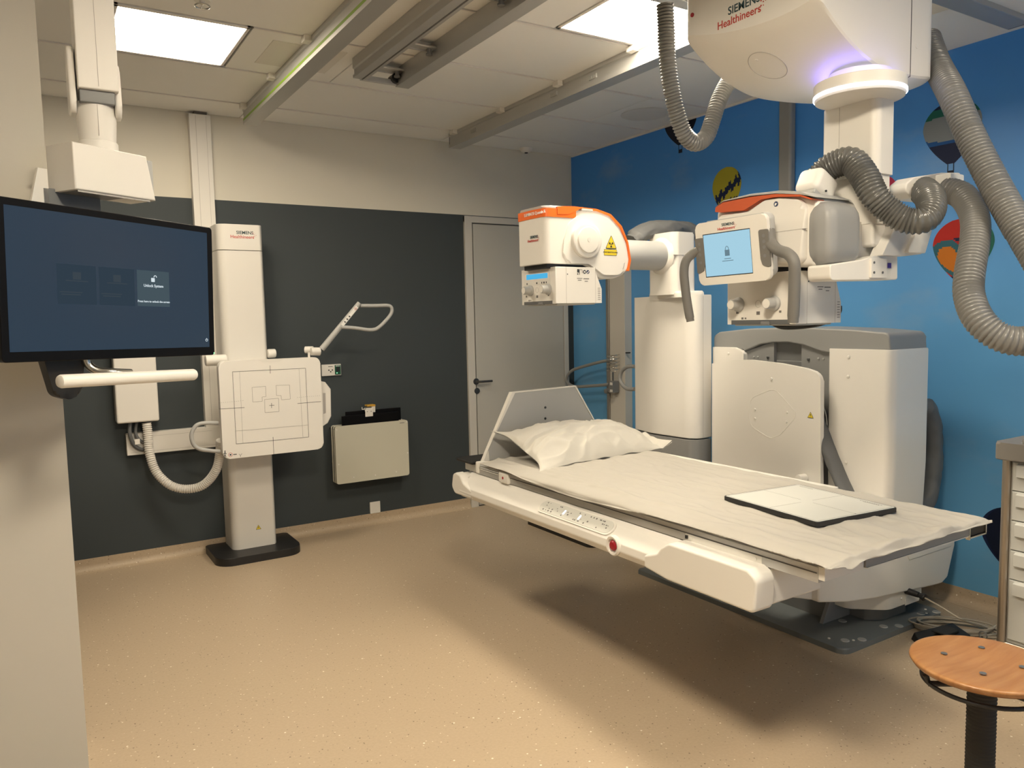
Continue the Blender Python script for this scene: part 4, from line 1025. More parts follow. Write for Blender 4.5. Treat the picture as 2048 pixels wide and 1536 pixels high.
# radiation sign
def radsign(parent, c, s):
    c = Vector(c); u = Vector((1,0,0)); v = Vector((0,0,1)); w = Vector((0,-1,0)); b = B()
    tri = lambda k, r: [c+u*x*s*k+v*y*s*k for x, y in rounded([(-.5,-.40),(.5,-.40),(.02,.55)], r, 4)]
    b.m(0).quad(tri(1, .05), .0006, w); b.m(1).quad([q+w*.0006 for q in tri(.86, .02)], .0004, w)
    cc = c+w*.0011+v*(-.10*s)
    b.m(0).cyl(cc, cc+w*.0003, s*.045, n=16)
    for k in range(3):
        a0 = PI/2+PI+k*2*PI/3
        b.quad([cc+(u*math.cos(a0+da)+v*math.sin(a0+da))*s*rr for rr, da in ((.07,-.5),(.20,-.5),(.205,-.25),(.21,0),(.205,.25),(.20,.5),(.07,.5))], .0003, w)
    b.m(0).box(c.x-s*.62, c.x+s*.50, c.y-.0006, c.y, c.z-s*.84, c.z-s*.44)
    b.m(1).box(c.x-s*.60, c.x+s*.48, c.y-.0010, c.y-.0006, c.z-s*.82, c.z-s*.46)
    b.m(0); text(b, 'RÖNTGENSTRÅLNING', s*.125, c+v*(-.64*s)+u*(-.06*s)+w*.0011, u, v, depth=.0002, bold=s*.004)
    b.to('radiation_sign', ['ink', 'yellow'], parent, label='yellow and black radiation warning sign')
radsign(hs, P(1222,486,1,HY-.0105), .075)
logo(hs, P(1066,478,0,HX0-.0066), (0,-1,0), (0,0,1), .078)
text(B(), 'LUMINOS Q.namix R', .021, P(1069,427,0,HX0-.0098), (0,-1,0), (0,0,1), depth=.0006, bold=.0003).to('lettering', 'wtext', hs)
B().box(HX0+.02, -1.62, HY+.02, HY+.22, zb-.022, zb+.004).to('neck', 'black', hs)
collimator(t, -1.90, -1.612, -2.418, -2.110, P(1112,607,0,-1.90).z, P(1112,533,0,-1.90).z, True)
# ================================================================= CEILING CRANE WITH TUBE
t = thing('ceiling_tube_crane', 'large white ceiling-hung x-ray unit with glowing collar, touch display and grey hoses', 'x-ray machine', (-1.5, -3.66, H-.004))
# bridge beams across the ceiling
BZ0 = 2.855
for y0, y1 in ((-3.10, -3.03), (-3.70, -3.60)):
    B().box(-2.86, -.12 if y0 < -3.5 else -1.46, y0, y1, BZ0, BZ0+.040, .003, 1).to('bridge_beam', 'alu', t)
    B().box(-2.86, -.12 if y0 < -3.5 else -1.46, y1-.002, y1+.001, BZ0+.004, BZ0+.03).to('brown_strip', 'brown', t)
    B().box(-1.462 if y0 > -3.5 else -.122, -1.45 if y0 > -3.5 else -.11, y0+.002, y1-.002, BZ0+.002, BZ0+.036).to('beam_end', 'black', t)
B().box(-1.95, -1.05, -3.60, -3.10, BZ0+.01, BZ0+.06).to('carriage', 'mgrey', t)
# housing: walls on a rounded rectangle, bulging bottom
bx0, bx1, by0, by1 = -1.90, -1.205, -3.89, -3.285
ol = rounded([(bx0,by0),(bx1,by0),(bx1,by1),(bx0,by1)], [.035,.07,.05,.05], 10)
# densify
dn = []
for a, c in zip(ol, ol[1:]+ol[:1]):
    n_ = max(1, int((Vector(c)-Vector(a)).length/.02))
    for k in range(n_): dn.append((a[0]+(c[0]-a[0])*k/n_, a[1]+(c[1]-a[1])*k/n_))
ccx, ccy = -1.47, -3.74
def zb_(x, y):
    dx, dy = x-ccx, y-ccy
    ax_ = .95 if dx < 0 else .30
    z = 2.362+ax_*dx*dx*(1 if dx > 0 else 1.0)+.40*dy*dy*(1 if dy > 0 else 2.0)
    return z
bm = bmesh.new(); rings = []
NR = 26
for i in range(NR+1):
    s_ = i/NR
    rings.append([bm.verts.new((ccx+(x-ccx)*s_, ccy+(y-ccy)*s_, zb_(ccx+(x-ccx)*s_, ccy+(y-ccy)*s_)+(.006*max(0, (s_-.96)/.04)**2))) for x, y in dn] if i else [bm.verts.new((ccx, ccy, zb_(ccx, ccy)))])
for zt_ in (.012, None):
    rings.append([bm.verts.new((x, y, (zb_(x, y)+.016) if zt_ else 2.80)) for x, y in dn])
rings.append([bm.verts.new((ccx, ccy, 2.80))])
n_ = len(dn)
for a, c in zip(rings, rings[1:]):
    for k in range(n_):
        if len(a) == 1: bm.faces.new((a[0], c[(k+1) % n_], c[k]))
        elif len(c) == 1: bm.faces.new((a[k], a[(k+1) % n_], c[0]))
        else: bm.faces.new((a[k], a[(k+1) % n_], c[(k+1) % n_], c[k]))
bmesh.ops.recalc_face_normals(bm, faces=bm.faces)
b = B(); me = bpy.data.meshes.new('_t'); bm.to_mesh(me); bm.free(); b.bm.from_mesh(me)
hsg = b.to('crane_housing', 'white', t, ang=32)
# seam on the right-hand cap
pts = []
xs_ = P(1822,60,1,by0).x
for k in range(14): pts.append((xs_, by0-.0006, 2.76-(2.76-zb_(xs_,by0)-.02)*k/13))
for k in range(8): pts.append((xs_-.004*k, by0+.02*k, zb_(xs_-.004*k, by0+.02*k)-.0006))
B().tube(pts, .0016, 6).to('seam', 'seam', hsg)
q = P(1833,93,1,by0-.0004); B().lathe([(0,0),(.008,0),(.006,.002),(0,.002)], q, (0,-1,0), 16).to('screw', 'white2', hsg)
# round lid on the underside
lc = None
for k in range(400):   # march a measured direction onto the dome
    q = PD(1535,132, 2.0+k*.005)
    if q.z > zb_(q.x, q.y): lc = q; break
nrm = Vector((2*.95*(lc.x-ccx), 2*.40*(lc.y-ccy), -1)).normalized()
u_ = nrm.orthogonal().normalized(); w_ = nrm.cross(u_)
ring = []
for k in range(40):
    a = 2*PI*k/40; q = lc+(u_*math.cos(a)+w_*math.sin(a))*.074; q.z = zb_(q.x, q.y)-.0004; ring.append(q)
B().tube(ring, .0014, 6, closed=True).to('lid_outline', 'hair', hsg)
q = lc+Vector((-.035,.02,0)); q.z = zb_(q.x, q.y); B().lathe([(0,0),(.008,0),(.006,.002),(0,.002)], q, nrm, 16).to('screw', 'white2', hsg)
logo(hsg, P(1480,24,0,bx0-.0004), (0,-1,0), (0,0,1), .165)
q = P(1385,30,0,bx0-.0004); B().cyl(q, q+Vector((-.003,0,0)), .008, n=16).to('red_dot', 'redb', hsg)
# collar with led ring
cc = P(1719,186,2,2.32); cc.z = 0; R_ = .152
zc1, zc0 = P(1716,145,0,-1.495).z-.0, P(1716,196,0,-1.495).z
zc1 = 2.356; zc0 = 2.292
B().lathe([(0,zc0),(R_-.022,zc0),(R_-.006,zc0+.004),(R_-.002,zc0+.014)], cc, (0,0,1), 72).to('collar_base', 'white', t, ang=50)
B().lathe([(R_-.004,zc0+.013),(R_+.001,zc0+.014),(R_+.001,zc0+.024),(R_-.004,zc0+.025)], cc, (0,0,1), 72).to('light_ring', 'led', t, label='glowing white light ring')
B().lathe([(R_-.03,zc0+.024),(R_,zc0+.024),(R_,zc1-.004),(R_-.003,zc1),(R_-.007,zc1),(R_-.009,zc1-.010),(R_-.05,zc1-.010)], cc, (0,0,1), 72).to('collar', 'white', t, ang=50)
B().lathe([(R_-.05,zc1-.0095),(R_-.012,zc1-.0095),(R_-.012,zc1-.006),(R_-.05,zc1-.006)], cc, (0,0,1), 72).to('glow_strip', 'ledviolet', t, label='violet light strip above the collar')
B().lathe([(R_-.06,zc1),(R_-.05,zc1),(R_-.05,zc1+.03),(R_-.06,zc1+.03)], cc, (0,0,1), 48).to('collar_neck', 'white', t)
# telescopic column
kx0, kx1, ky0, ky1 = -1.555, -1.455, -3.878, -3.655
z345 = P(1757,345,0,kx0).z
s1 = rounded([(kx0,ky0),(kx1,ky0),(kx1,ky1),(kx0,ky1)], [.03,.006,.006,.02], 5)
B().prism(s1, 'z', z345, zc0+.004, r=.003).to('column_outer', 'white', t, ang=30)
B().box(kx0-.0006, kx0+.01, ky1-.075, ky1-.0735, z345+.01, zc0-.002).to('seam', 'hair', t)
B().prism([(a*.9+(kx0+kx1)/2*.1, c*.93+(ky0+ky1)/2*.07) for a, c in s1], 'z', 1.86, z345, r=.003).to('column_inner', 'white', t, ang=30)
B().box(kx0+.008, kx1-.012, ky0+.014, ky1+.02, 1.78, 2.02, .012, 3).to('column_block', 'white', t)
# arm, base plate and swivel behind the housing
z565, z500 = P(1770,562,1,ky0).z, P(1770,500,1,ky0).z
pl_ = xz([(1650,562),(1785,560),(1785,512),(1738,512),(1715,520),(1650,530)], -3.86)
B().prism(rounded(pl_, [.02,.01,.01,.02,.02,.01], 4), 'y', -3.88, -3.79, r=.004).to('swivel_bracket', 'white', t, ang=40)
q = P(1779,531,1,-3.8815); B().box(q.x-.012, q.x+.010, q.y-.0006, q.y, q.z-.009, q.z+.009).to('purple_sticker', 'purple', t)
pp = xz([(1741,517),(1772,517),(1772,556),(1741,556)], -3.885)
B().prism(rounded(pp, .004, 3), 'y', -3.889, -3.88, r=.001).to('bolt_plate', 'white2', t)
for a, c in ((1748,525),(1748,545),(1765,545)):
    q = P(a, c, 1, -3.889); B().cyl(q, q+Vector((0,-.002,0)), .0045, n=12).to('bolt', 'dgrey', t)
q = P(1712,490,1,-3.80); B().lathe([(0,-.10),(.092,-.10),(.092,.0),(.080,.02),(0,.022)], q, (0,-1,0), 44, sc=(1.15,1)).to('swivel_disc', 'white', t, ang=50)
# slanted hose guide
sg = xz([(1743,513),(1776,441),(1800,446),(1838,460),(1822,510),(1790,514)], -3.86)
B().prism(rounded(sg, [.004,.01,.01,.01,.004,.004], 3), 'y', -3.90, -3.85, r=.003).to('hose_guide', 'white', t, ang=40)
B().prism(rounded(xz([(1786,508),(1812,448),(1836,462),(1822,509)], -3.86), .006, 3), 'y', -3.915, -3.89, r=.003).to('guide_cover', 'white2', t, ang=40)
hb = xz([(1787,385),(1790,370),(1805,358),(1862,349),(1898,349),(1898,405),(1862,405),(1800,400)], -3.86)
B().prism(rounded(hb, [.02,.02,.03,.01,.01,.01,.01,.02], 5), 'y', -3.905, -3.84, r=.006).to('hose_bracket', 'white', t, ang=40)
B().box(P(1868,375,1,-3.9).x, P(1896,375,1,-3.9).x, -3.96, -3.86, P(1880,404,1,-3.9).z, P(1880,352,1,-3.9).z, .006, 2).to('bracket_box', 'white', t)
q = P(1886,386,1,-3.9605); B().lathe([(0,0),(.007,0),(.005,.003),(0,.003)], q, (0,-1,0), 14).to('screw', 'white2', t)
q = P(1842,378,1,-3.906); B().lathe([(.028,0),(.034,0),(.034,.003),(.028,.003)], q, (0,-1,0), 30).to('bracket_ring', 'mgrey', t)
# ribbed hoses
def hose(pts, r, m, name='ribbed_hose', pitch=.0125, rib=.0042, label=None):
    return B().tube(spline(pts, 10), r, 22, rib=rib, pitch=pitch).to(name, m, t, ang=80, label=label)
# neck hose: tube housing -> loop -> bracket
hose([PD(1625,372,2.80), PD(1640,352,2.79), PD(1660,334,2.77), PD(1700,322,2.72), PD(1728,352,2.68), PD(1748,390,2.65), PD(1777,420,2.64), PD(1812,440,2.62), PD(1846,440,2.60), PD(1862,420,2.62), PD(1860,396,2.68), PD(1850,384,2.76), PD(1845,380,2.84)],
     lambda s: .044+.002*math.sin(s*9), 'hosed', label='dark glossy hose looping over the tube housing')
# long hose from the housing top right down out of frame and back to the bracket
hose([PD(1856,80,3.04), PD(1874,130,2.93), PD(1905,190,2.76), PD(1942,275,2.68), PD(1990,370,2.6), PD(2040,460,2.5), PD(2085,540,2.42), PD(2110,610,2.4), PD(2095,660,2.38), PD(2050,682,2.38), PD(2000,674,2.4), PD(1958,640,2.44), PD(1938,590,2.50), PD(1940,540,2.54), PD(1950,480,2.6), PD(1948,430,2.68), PD(1925,392,2.76), PD(1890,379,2.82)],
     lambda s: .0445 if s < .45 else .0425, 'hoseg', pitch=.0135, label='long light grey hose sagging along the mural')
# slim hose hanging from the bridge
yh = -3.14
hose([P(a, c, 1, yh) for a, c in ((1330,10),(1332,50),(1333,90),(1337,140),(1345,190),(1356,235),(1370,270),(1390,286),(1412,274),(1425,240),(1436,205),(1450,175),(1460,160))], .0315, 'hoseg', pitch=.0125, label='slimmer grey hose hanging in a loop left of the housing')

# --- tube head: long axis runs along the room, operator side faces -X
KX = -1.80; KY = -3.70
def yzk(pts, x): return [(q.y, q.z) for q in [P(a, c, 0, x) for a, c in pts]]
oh = yzk([(1426,480),(1427,428),(1432,414),(1448,402),(1500,389),(1560,382),(1600,384),(1628,395),(1636,420),(1640,470),(1636,520),(1620,534),(1450,534),(1430,520)], KX)
hh = B().prism(rounded(oh, [.02,.02,.02,.03,.1,.1,.1,.05,.03,.03,.03,.02,.02,.02], 5), 'x', KX+.012, KX+.22, r=.05, rb=.035).to('tube_housing', 'white', t, ang=50)
y0c, y1c = P(1613,470,0,KX).y, P(1662,470,0,KX).y
zt_, zb2 = P(1640,402,0,KX).z, P(1640,531,0,KX).z
gcp = [(KX+.012,y0c),(KX-.006,y0c-.04),(KX+.002,y1c+.01),(KX+.035,y1c),(KX+.185,y1c),(KX+.20,y0c)]
bmc = B()
# lofted cap: rounded plan section, shrinking towards top and bottom
sec_ = rounded(gcp, [.005,.05,.045,.05,.05,.005], 8); cxm = (KX+.10, y0c); tb_ = bmesh.new(); rr_ = []
for f_ in range(13):
    q_ = f_/12; zz = zb2+(zt_-zb2)*q_; e_ = abs(2*q_-1); s_ = (1-e_**5)**.28 if e_ < 1 else .55
    s_ = max(.60, s_)
    rr_.append([tb_.verts.new((cxm[0]+(x-cxm[0])*(.25+.75*s_), cxm[1]+(y-cxm[1])*s_, zz)) for x, y in sec_])
for a_, c_ in zip(rr_, rr_[1:]):
    for i_ in range(len(sec_)): tb_.faces.new((a_[i_], a_[(i_+1) % len(sec_)], c_[(i_+1) % len(sec_)], c_[i_]))
tb_.faces.new(rr_[0][::-1]); tb_.faces.new(rr_[-1]); bmesh.ops.recalc_face_normals(tb_, faces=tb_.faces); bmc._add(tb_)
bmc.to('end_cap', 'capg', hh, ang=60, label='light grey rounded end cap')
fn = yzk([(1430,424),(1431,415),(1446,405),(1500,394),(1550,388),(1600,389),(1626,398),(1624,400),(1600,393),(1550,394),(1522,399),(1500,413),(1486,421),(1440,425)], KX-.012)
B().prism(fn, 'x', KX-.012, KX+.05, r=.001, rb=0).to('orange_stripe', 'orange2', hh, ang=40)
lid = yzk([(1431,413),(1447,401),(1500,388),(1560,381),(1600,383),(1630,394),(1600,389),(1550,387),(1500,392),(1446,403)], KX-.010)
B().prism(lid, 'x', KX-.010, KX+.20, r=.001).to('housing_lid', 'lgrey', hh, ang=40)
B().prism(rounded(yzk([(1433,428),(1500,424),(1530,402),(1560,397),(1600,399),(1612,410),(1610,528),(1440,528)], KX), .03, 4), 'x', KX+.05, KX-.008, r=.02, rb=0).to('housing_cheek', 'white', hh, ang=60)
q = P(1540,466,0,KX-.008); q2_ = P(1612,466,0,KX-.008); B().box(KX-.0086, KX, q2_.y, q.y, q.z-.0007, q.z+.0007).to('seam', 'hair', hh)
q = P(1552,408,0,KX-.0085); b = B(); b.m(0).cyl(q, q+Vector((-.0006,0,0)), .0095, n=22); b.m(1).quad([q+Vector((-.0009,a,c)) for a, c in ((.006,-.004),(.001,-.006),(-.006,.003),(-.001,.002),(.003,.005))], .0002, (-1,0,0)); b.to('round_sticker', ['inkb', 'wtext'], hh)
# white hose socket on top
sa, sb_ = PD(1618,392,2.78), PD(1662,395,2.74)
so = P(1634,374,1,-3.72)
b = B(); mtx = Matrix.Translation(so) @ Matrix.Rotation(math.radians(28), 4, 'Y')
b.xf(mtx).box(-.062,.055,-.05,.05,-.045,.045,.022,4); b.to('hose_socket', 'white', hh, ang=50)
b = B(); b.xf(mtx).box(-.05,.05,-.04,.04,-.060,-.04,.004,1); b.to('socket_foot', 'lgrey', hh)
q = P(1651,382,1,-3.72-.052); B().cyl(q, q+Vector((0,-.004,0)), .004, n=12).to('screw', 'ink', hh)
B().box(-1.77, -1.56, -3.68, -3.42, zb2-.03, zb2+.01).to('neck', 'black', hh)
c2z0, c2z1 = P(1592,648,0,-1.78).z, P(1592,541,0,-1.78).z
collimator(t, -1.78, -1.525, -3.727, -3.405, c2z0, c2z1, False)
b = B(); pts_ = [Vector((-1.60,-3.45,c2z0+.01)), Vector((-1.56,-3.5,c2z0-.02)), Vector((-1.50,-3.62,c2z0-.008)), Vector((-1.505,-3.70,c2z0+.03)), Vector((-1.52,-3.72,c2z0+.06))]
b.tube(spline(pts_, 8), .006, 8).tube(spline([q+Vector((-.012,.01,.006)) for q in pts_], 8), .005, 8); b.to('dark_cable', 'black', t)

# --- touch display
k_ = .90
dc = CAM+(Vector((-1.663,-3.319,1.807))-CAM)*k_
yaw_, tilt_, roll_ = 3.014, .107, .0214
u0 = Vector((math.sin(yaw_), math.cos(yaw_), 0)); n0 = u0.cross(Vector((0,0,1)))
v0 = Vector((0,0,1))*math.cos(tilt_)+n0*math.sin(tilt_)
u1 = u0*math.cos(roll_)+v0*math.sin(roll_); v1 = -u0*math.sin(roll_)+v0*math.cos(roll_); w1 = u1.cross(v1)
DM = Matrix(((u1.x,v1.x,w1.x,dc.x),(u1.y,v1.y,w1.y,dc.y),(u1.z,v1.z,w1.z,dc.z),(0,0,0,1)))
W_, H_ = .34*k_, .26*k_
def loc(x, y, z=0): return DM @ Vector((x, y, z))
def lprism(b, pts, z0, z1, r=0, rb=None):
    b.xf(DM).prism(pts, 'z', z0, z1, r=r, rb=rb); b.xf(None); return b
dpl = lprism(B(), rounded([(-W_/2,-H_/2),(W_/2,-H_/2),(W_/2,H_/2),(-W_/2,H_/2)], .022, 6), -.020, .0, r=.004).to('touch_display', 'white2', t, ang=50, label='touch display with a pale blue screen')
lprism(B(), rounded([(-W_/2+.008,-H_/2+.012),(W_/2+.004,-H_/2+.012),(W_/2+.004,H_/2+.004),(-W_/2+.02,H_/2+.004)], .026, 6), -.052, -.018, r=.012).to('display_back', 'lgrey', dpl, ang=50)
sx0, sx1, sy0, sy1 = -W_/2+.040*k_, W_/2-.078*k_, -H_/2+.036*k_, H_/2-.052*k_
lprism(B(), [(sx0-.003,sy0-.003),(sx1+.001,sy0-.003),(sx1+.001,sy1+.003),(sx0-.003,sy1+.003)], -.002, .0006).to('screen_rim', 'black', dpl)
lprism(B(), [(sx0,sy0),(sx1,sy0),(sx1,sy1),(sx0,sy1)], -.001, .0012).to('screen', 'scrblue', dpl, label='lit pale blue screen')
b = B(); mx_ = (sx0+sx1)/2; my_ = (sy0+sy1)/2
lprism(b, [(mx_-.010,my_-.008),(mx_+.010,my_-.008),(mx_+.010,my_+.014),(mx_-.010,my_+.014)], .001, .0018)
b.xf(None); b.tube([loc(mx_+.007*math.cos(a), my_+.014+.013*math.sin(a), .0015) for a in [i*PI/8 for i in range(9)]], .0012, 6)
lprism(b, [(mx_-.014,my_-.019),(mx_+.014,my_-.019),(mx_+.014,my_-.0165),(mx_-.014,my_-.0165)], .001, .0018)
lprism(b, [(mx_-.024,my_-.027),(mx_+.024,my_-.027),(mx_+.024,my_-.0245),(mx_-.024,my_-.0245)], .001, .0018)
b.to('lock_icon', 'scrlock', dpl)
logo(dpl, loc(mx_+.005, H_/2-.026, .0004), u1, v1, .062)
for sgn in (-1, 1):
    ex = sgn*W_/2
    pad = [(ex-sgn*.034,-.040),(ex-sgn*.028,-.062),(ex-sgn*.008,-.070),(ex+sgn*.004,-.070),(ex+sgn*.004,.062),(ex-sgn*.036,.062)]
    lprism(B(), rounded(pad, .008, 4), -.004, .0022, r=.001).to('side_pad', 'handle', dpl)
    b = B()
    for yy in (.04,.02,0,-.03): c = loc(ex-sgn*.016, yy, .0020); b.cyl(c, c+w1*.0006, .006, n=16)
    b.to('pad_buttons', 'mgrey', dpl)
def P_d(a, c, off):   # measured point on the display plane shifted towards the viewer
    d = (AR*((a-1024)/F_PX)+AD*((c-768)/F_PX)+AF); o_ = dc+w1*off
    return CAM+d*((o_-CAM).dot(w1)/d.dot(w1))
hl = [P_d(1398,500,-.01), P_d(1385,508,.0), P_d(1372,522,.015), P_d(1368,545,.02), P_d(1371,580,.02), P_d(1376,615,.02), P_d(1381,643,.02)]
B().tube(spline(hl, 8), lambda s: .017 if s < .95 else .015, 16).to('grab_handle', 'handle', dpl, label='far grey grab handle')
hr = [P_d(1535,462,-.03), P_d(1541,486,-.02), P_d(1556,500,.0), P_d(1576,508,.02), P_d(1588,525,.03), P_d(1589,560,.03), P_d(1588,600,.03), P_d(1586,645,.03)]
B().tube(spline(hr, 8), lambda s: .026-.006*min(1, s/.25) if s < .96 else .0185, 16).to('grab_handle', 'handle', dpl, label='near grey grab handle')
b = B(); b.cyl(dc-w1*.05, dc-w1*.14+Vector((0,0,.0)), .045, n=24); b.to('display_mount', 'lgrey', t)
# ================================================================= MONITOR ON CEILING ARM
mc = Vector((-3.848, -2.817, 1.678)); mw_, mh_ = .74, .45
ya_, ti_, ro_ = 1.0071, .0188, -.0206
u0 = Vector((math.sin(ya_), math.cos(ya_), 0)); n0 = u0.cross(Vector((0,0,1)))
v0 = Vector((0,0,1))*math.cos(ti_)+n0*math.sin(ti_)
u2 = u0*math.cos(ro_)+v0*math.sin(ro_); v2 = -u0*math.sin(ro_)+v0*math.cos(ro_); w2 = u2.cross(v2)
MM = Matrix(((u2.x,v2.x,w2.x,mc.x),(u2.y,v2.y,w2.y,mc.y),(u2.z,v2.z,w2.z,mc.z),(0,0,0,1)))
t = thing('monitor_arm', 'white ceiling-hung arm at left holding a wide black monitor and a bar handle', 'monitor', (-3.95, -2.75, H-.004))
def mpr(b, pts, z0, z1, r=0, rb=None, seg=3):
    b.xf(MM).prism(pts, 'z', z0, z1, r=r, rb=rb, seg=seg); b.xf(None); return b
mon = mpr(B(), rounded([(-mw_/2,-mh_/2),(mw_/2,-mh_/2),(mw_/2,mh_/2),(-mw_/2,mh_/2)], .012, 4), -.038, 0, r=.003, rb=.012).to('monitor', 'bezel', t, ang=40, label='wide black monitor')
def P_m(a, c, off=0):
    d = (AR*((a-1024)/F_PX)+AD*((c-768)/F_PX)+AF); o_ = mc+w2*off
    q = CAM+d*((o_-CAM).dot(w2)/d.dot(w2))-mc
    return (q.dot(u2), q.dot(v2))
s0, s1_ = P_m(15,704), P_m(411.5,464.5)
sl_, sr_, sb2, stp_ = -mw_/2+.021, P_m(416,577)[0], P_m(300,697)[1], P_m(300,450)[1]
mpr(B(), [(sl_,sb2),(sr_,sb2),(sr_,stp_),(sl_,stp_)], -.001, .0006).to('screen', 'screen', mon, label='dark blue-grey screen')
def mrect(b, a, c, z0=.0006, z1=.001):
    p, q = P_m(*a), P_m(*c); mpr(b, [(p[0],q[1]),(q[0],q[1]),(q[0],p[1]),(p[0],p[1])], z0, z1); return b
x_a, x_b = P_m(274,570)[0], P_m(338,570)[0]; yt_, yb_ = P_m(306,542)[1], P_m(306,613)[1]
def mloc(x, y, z=.0012): return MM @ Vector((x, y, z))
b = B(); wt = x_b-x_a; ht = yt_-yb_
mpr(b, [(x_a,yb_),(x_b,yb_),(x_b,yt_),(x_a,yt_)], .0006, .001); b.to('unlock_tile', 'scrtile', mon)
for k in (1, 2):
    xa = x_a-k*(wt*1.08)-.0; mpr(B(), [(xa,yb_),(xa+wt,yb_),(xa+wt,yt_),(xa,yt_)], .0006, .0009).to('dim_tile', 'scrtile2', mon)
for k in (1, 2):
    b = B(); xm = x_a-k*(wt*1.08)+wt/2
    for (dx, dy, w_s, h_s) in ((0,.22,.013,.011),(0,.09,.035,.0015),(-.02,-.20,.035,.0015),(-.02,-.26,.030,.0015)):
        mpr(b, [(xm+dx-w_s,(yt_+yb_)/2+ht*dy-h_s),(xm+dx+w_s,(yt_+yb_)/2+ht*dy-h_s),(xm+dx+w_s,(yt_+yb_)/2+ht*dy+h_s),(xm+dx-w_s,(yt_+yb_)/2+ht*dy+h_s)], .0009, .0012)
    b.to('dim_icons', 'scrdimt', mon)
b = B(); xm = (x_a+x_b)/2; ym = (yt_+yb_)/2
mpr(b, rounded([(xm-.0085,ym+.022),(xm+.005,ym+.022),(xm+.005,ym+.035),(xm-.0085,ym+.035)], .002, 3), .001, .0014)
b.tube([mloc(xm+.007+.005*math.cos(a), ym+.037+.006*math.sin(a), .0013) for a in [i*PI/8 for i in range(9)]], .0012, 6)
b.to('unlock_icon', 'scrtext', mon); b = B()
text(b, 'Unlock System', .0125, mloc(xm, ym+.009, .0014), u2, v2, depth=.0002, bold=.0002)
b.to('unlock_lettering', 'scrtext', mon); b = B()
text(b, 'Press here to unlock the screen', .0095, mloc(xm, ym-.042, .0014), u2, v2, depth=.0002, bold=.00015)
b.to('caption_lettering', 'scrtext', mon)
pw = P_m(413,680); b = B()
b.tube([mloc(pw[0]+.0045*math.sin(a), pw[1]+.0045*math.cos(a), .0010) for a in [.5+i*(2*PI-1)/14 for i in range(15)]], .0008, 6)
b.tube([mloc(pw[0], pw[1]+.001, .0010), mloc(pw[0], pw[1]+.0065, .0010)], .0008, 6); b.to('power_icon', 'scrtext', mon)
gl = P_m(428,706); mpr(B(), [(gl[0]-.001,gl[1]-.004),(gl[0]+.001,gl[1]-.004),(gl[0]+.001,gl[1]+.003),(gl[0]-.001,gl[1]+.003)], -.001, .0006).to('status_light', 'gled', mon)
# back bracket, bent steel arm, bar handle
mpr(B(), rounded([(-.20,-.33),(-.155,-.345),(-.115,-.33),(-.10,-.20),(-.10,-.1),(-.24,-.1),(-.235,-.20)], .03, 5), -.075, -.039, r=.008).to('tilt_bracket', 'black', t)
def PW(a, c, off):
    d = (AR*((a-1024)/F_PX)+AD*((c-768)/F_PX)+AF); o_ = mc+w2*off
    return CAM+d*((o_-CAM).dot(w2)/d.dot(w2))
B().tube(spline([PW(168,700,-.03), PW(176,728,-.03), PW(196,742,-.01), PW(228,745,.02), PW(262,746,.03)], 8), .013, 14).to('steel_strut', 'chrome', t)
h0, h1 = PW(118,763,.075), PW(389,749,.045)
b = B(); d_ = (h1-h0).normalized(); L_ = (h1-h0).length
b.cyl(h0, h1, .0195, n=26, bev=.007); b.to('bar_handle', 'white2', t)
B().tube([PW(150,760,.02), PW(150,762,.06)], .012, 12).to('handle_mount', 'black', t)
# box above the monitor
bc = PD(148,330,2.36)            # near vertical edge of the box
ub = Vector((math.sin(1.02), math.cos(1.02), 0)); wb = Vector((-ub.y, ub.x, 0))
BM = Matrix(((ub.x,wb.x,0,bc.x),(ub.y,wb.y,0,bc.y),(0,0,1,bc.z),(0,0,0,1)))
hb2 = .072
def bmat(b): b.xf(BM); return b
bmat(b := B()).prism([(0,-hb2),(.290,-hb2),(.262,hb2-.0),(0,hb2)], 'y', 0, .135, r=.006); jb = b.to('junction_box', 'white', t, ang=40)
bmat(b := B()).box(.270,.292,.01,.12,-hb2+.002,hb2-.01,.002,1); b.to('box_end_panel', 'lgrey', jb)
bmat(b := B()).box(.015,.19,.015,.12,-hb2-.0015,-hb2+.004); b.to('box_underside', 'mgrey', jb)
bmat(b := B()).box(.012,.27,.006,.0075,-hb2-.006,-hb2+.01).box(.012,.27,.006,.0075,-hb2-.006,-hb2+.01); b.to('box_lip', 'white', jb)
for x in (.10, .17, .23):
    bmat(b := B()).cyl((x,.03,-hb2-.002),(x,.03,-hb2+.002),.003,n=10); b.to('screw', 'ink', jb)
bmat(b := B()).box(-.04,.155,.10,.12,-.27,-hb2+.01,.003,1); b.to('drop_plate', 'mgrey', t)
bmat(b := B()).prism([(-.10,-.20),(-.02,-.20),(-.02,-.005),(-.050,-.005)], 'y', .10, .112, r=.001); b.to('side_plate', 'white2', t)
q = PD(73,348,2.46); B().cyl(q, q+Vector((0,-.008,0)), .006, n=14, bev=.002).to('screw', 'steel', t)
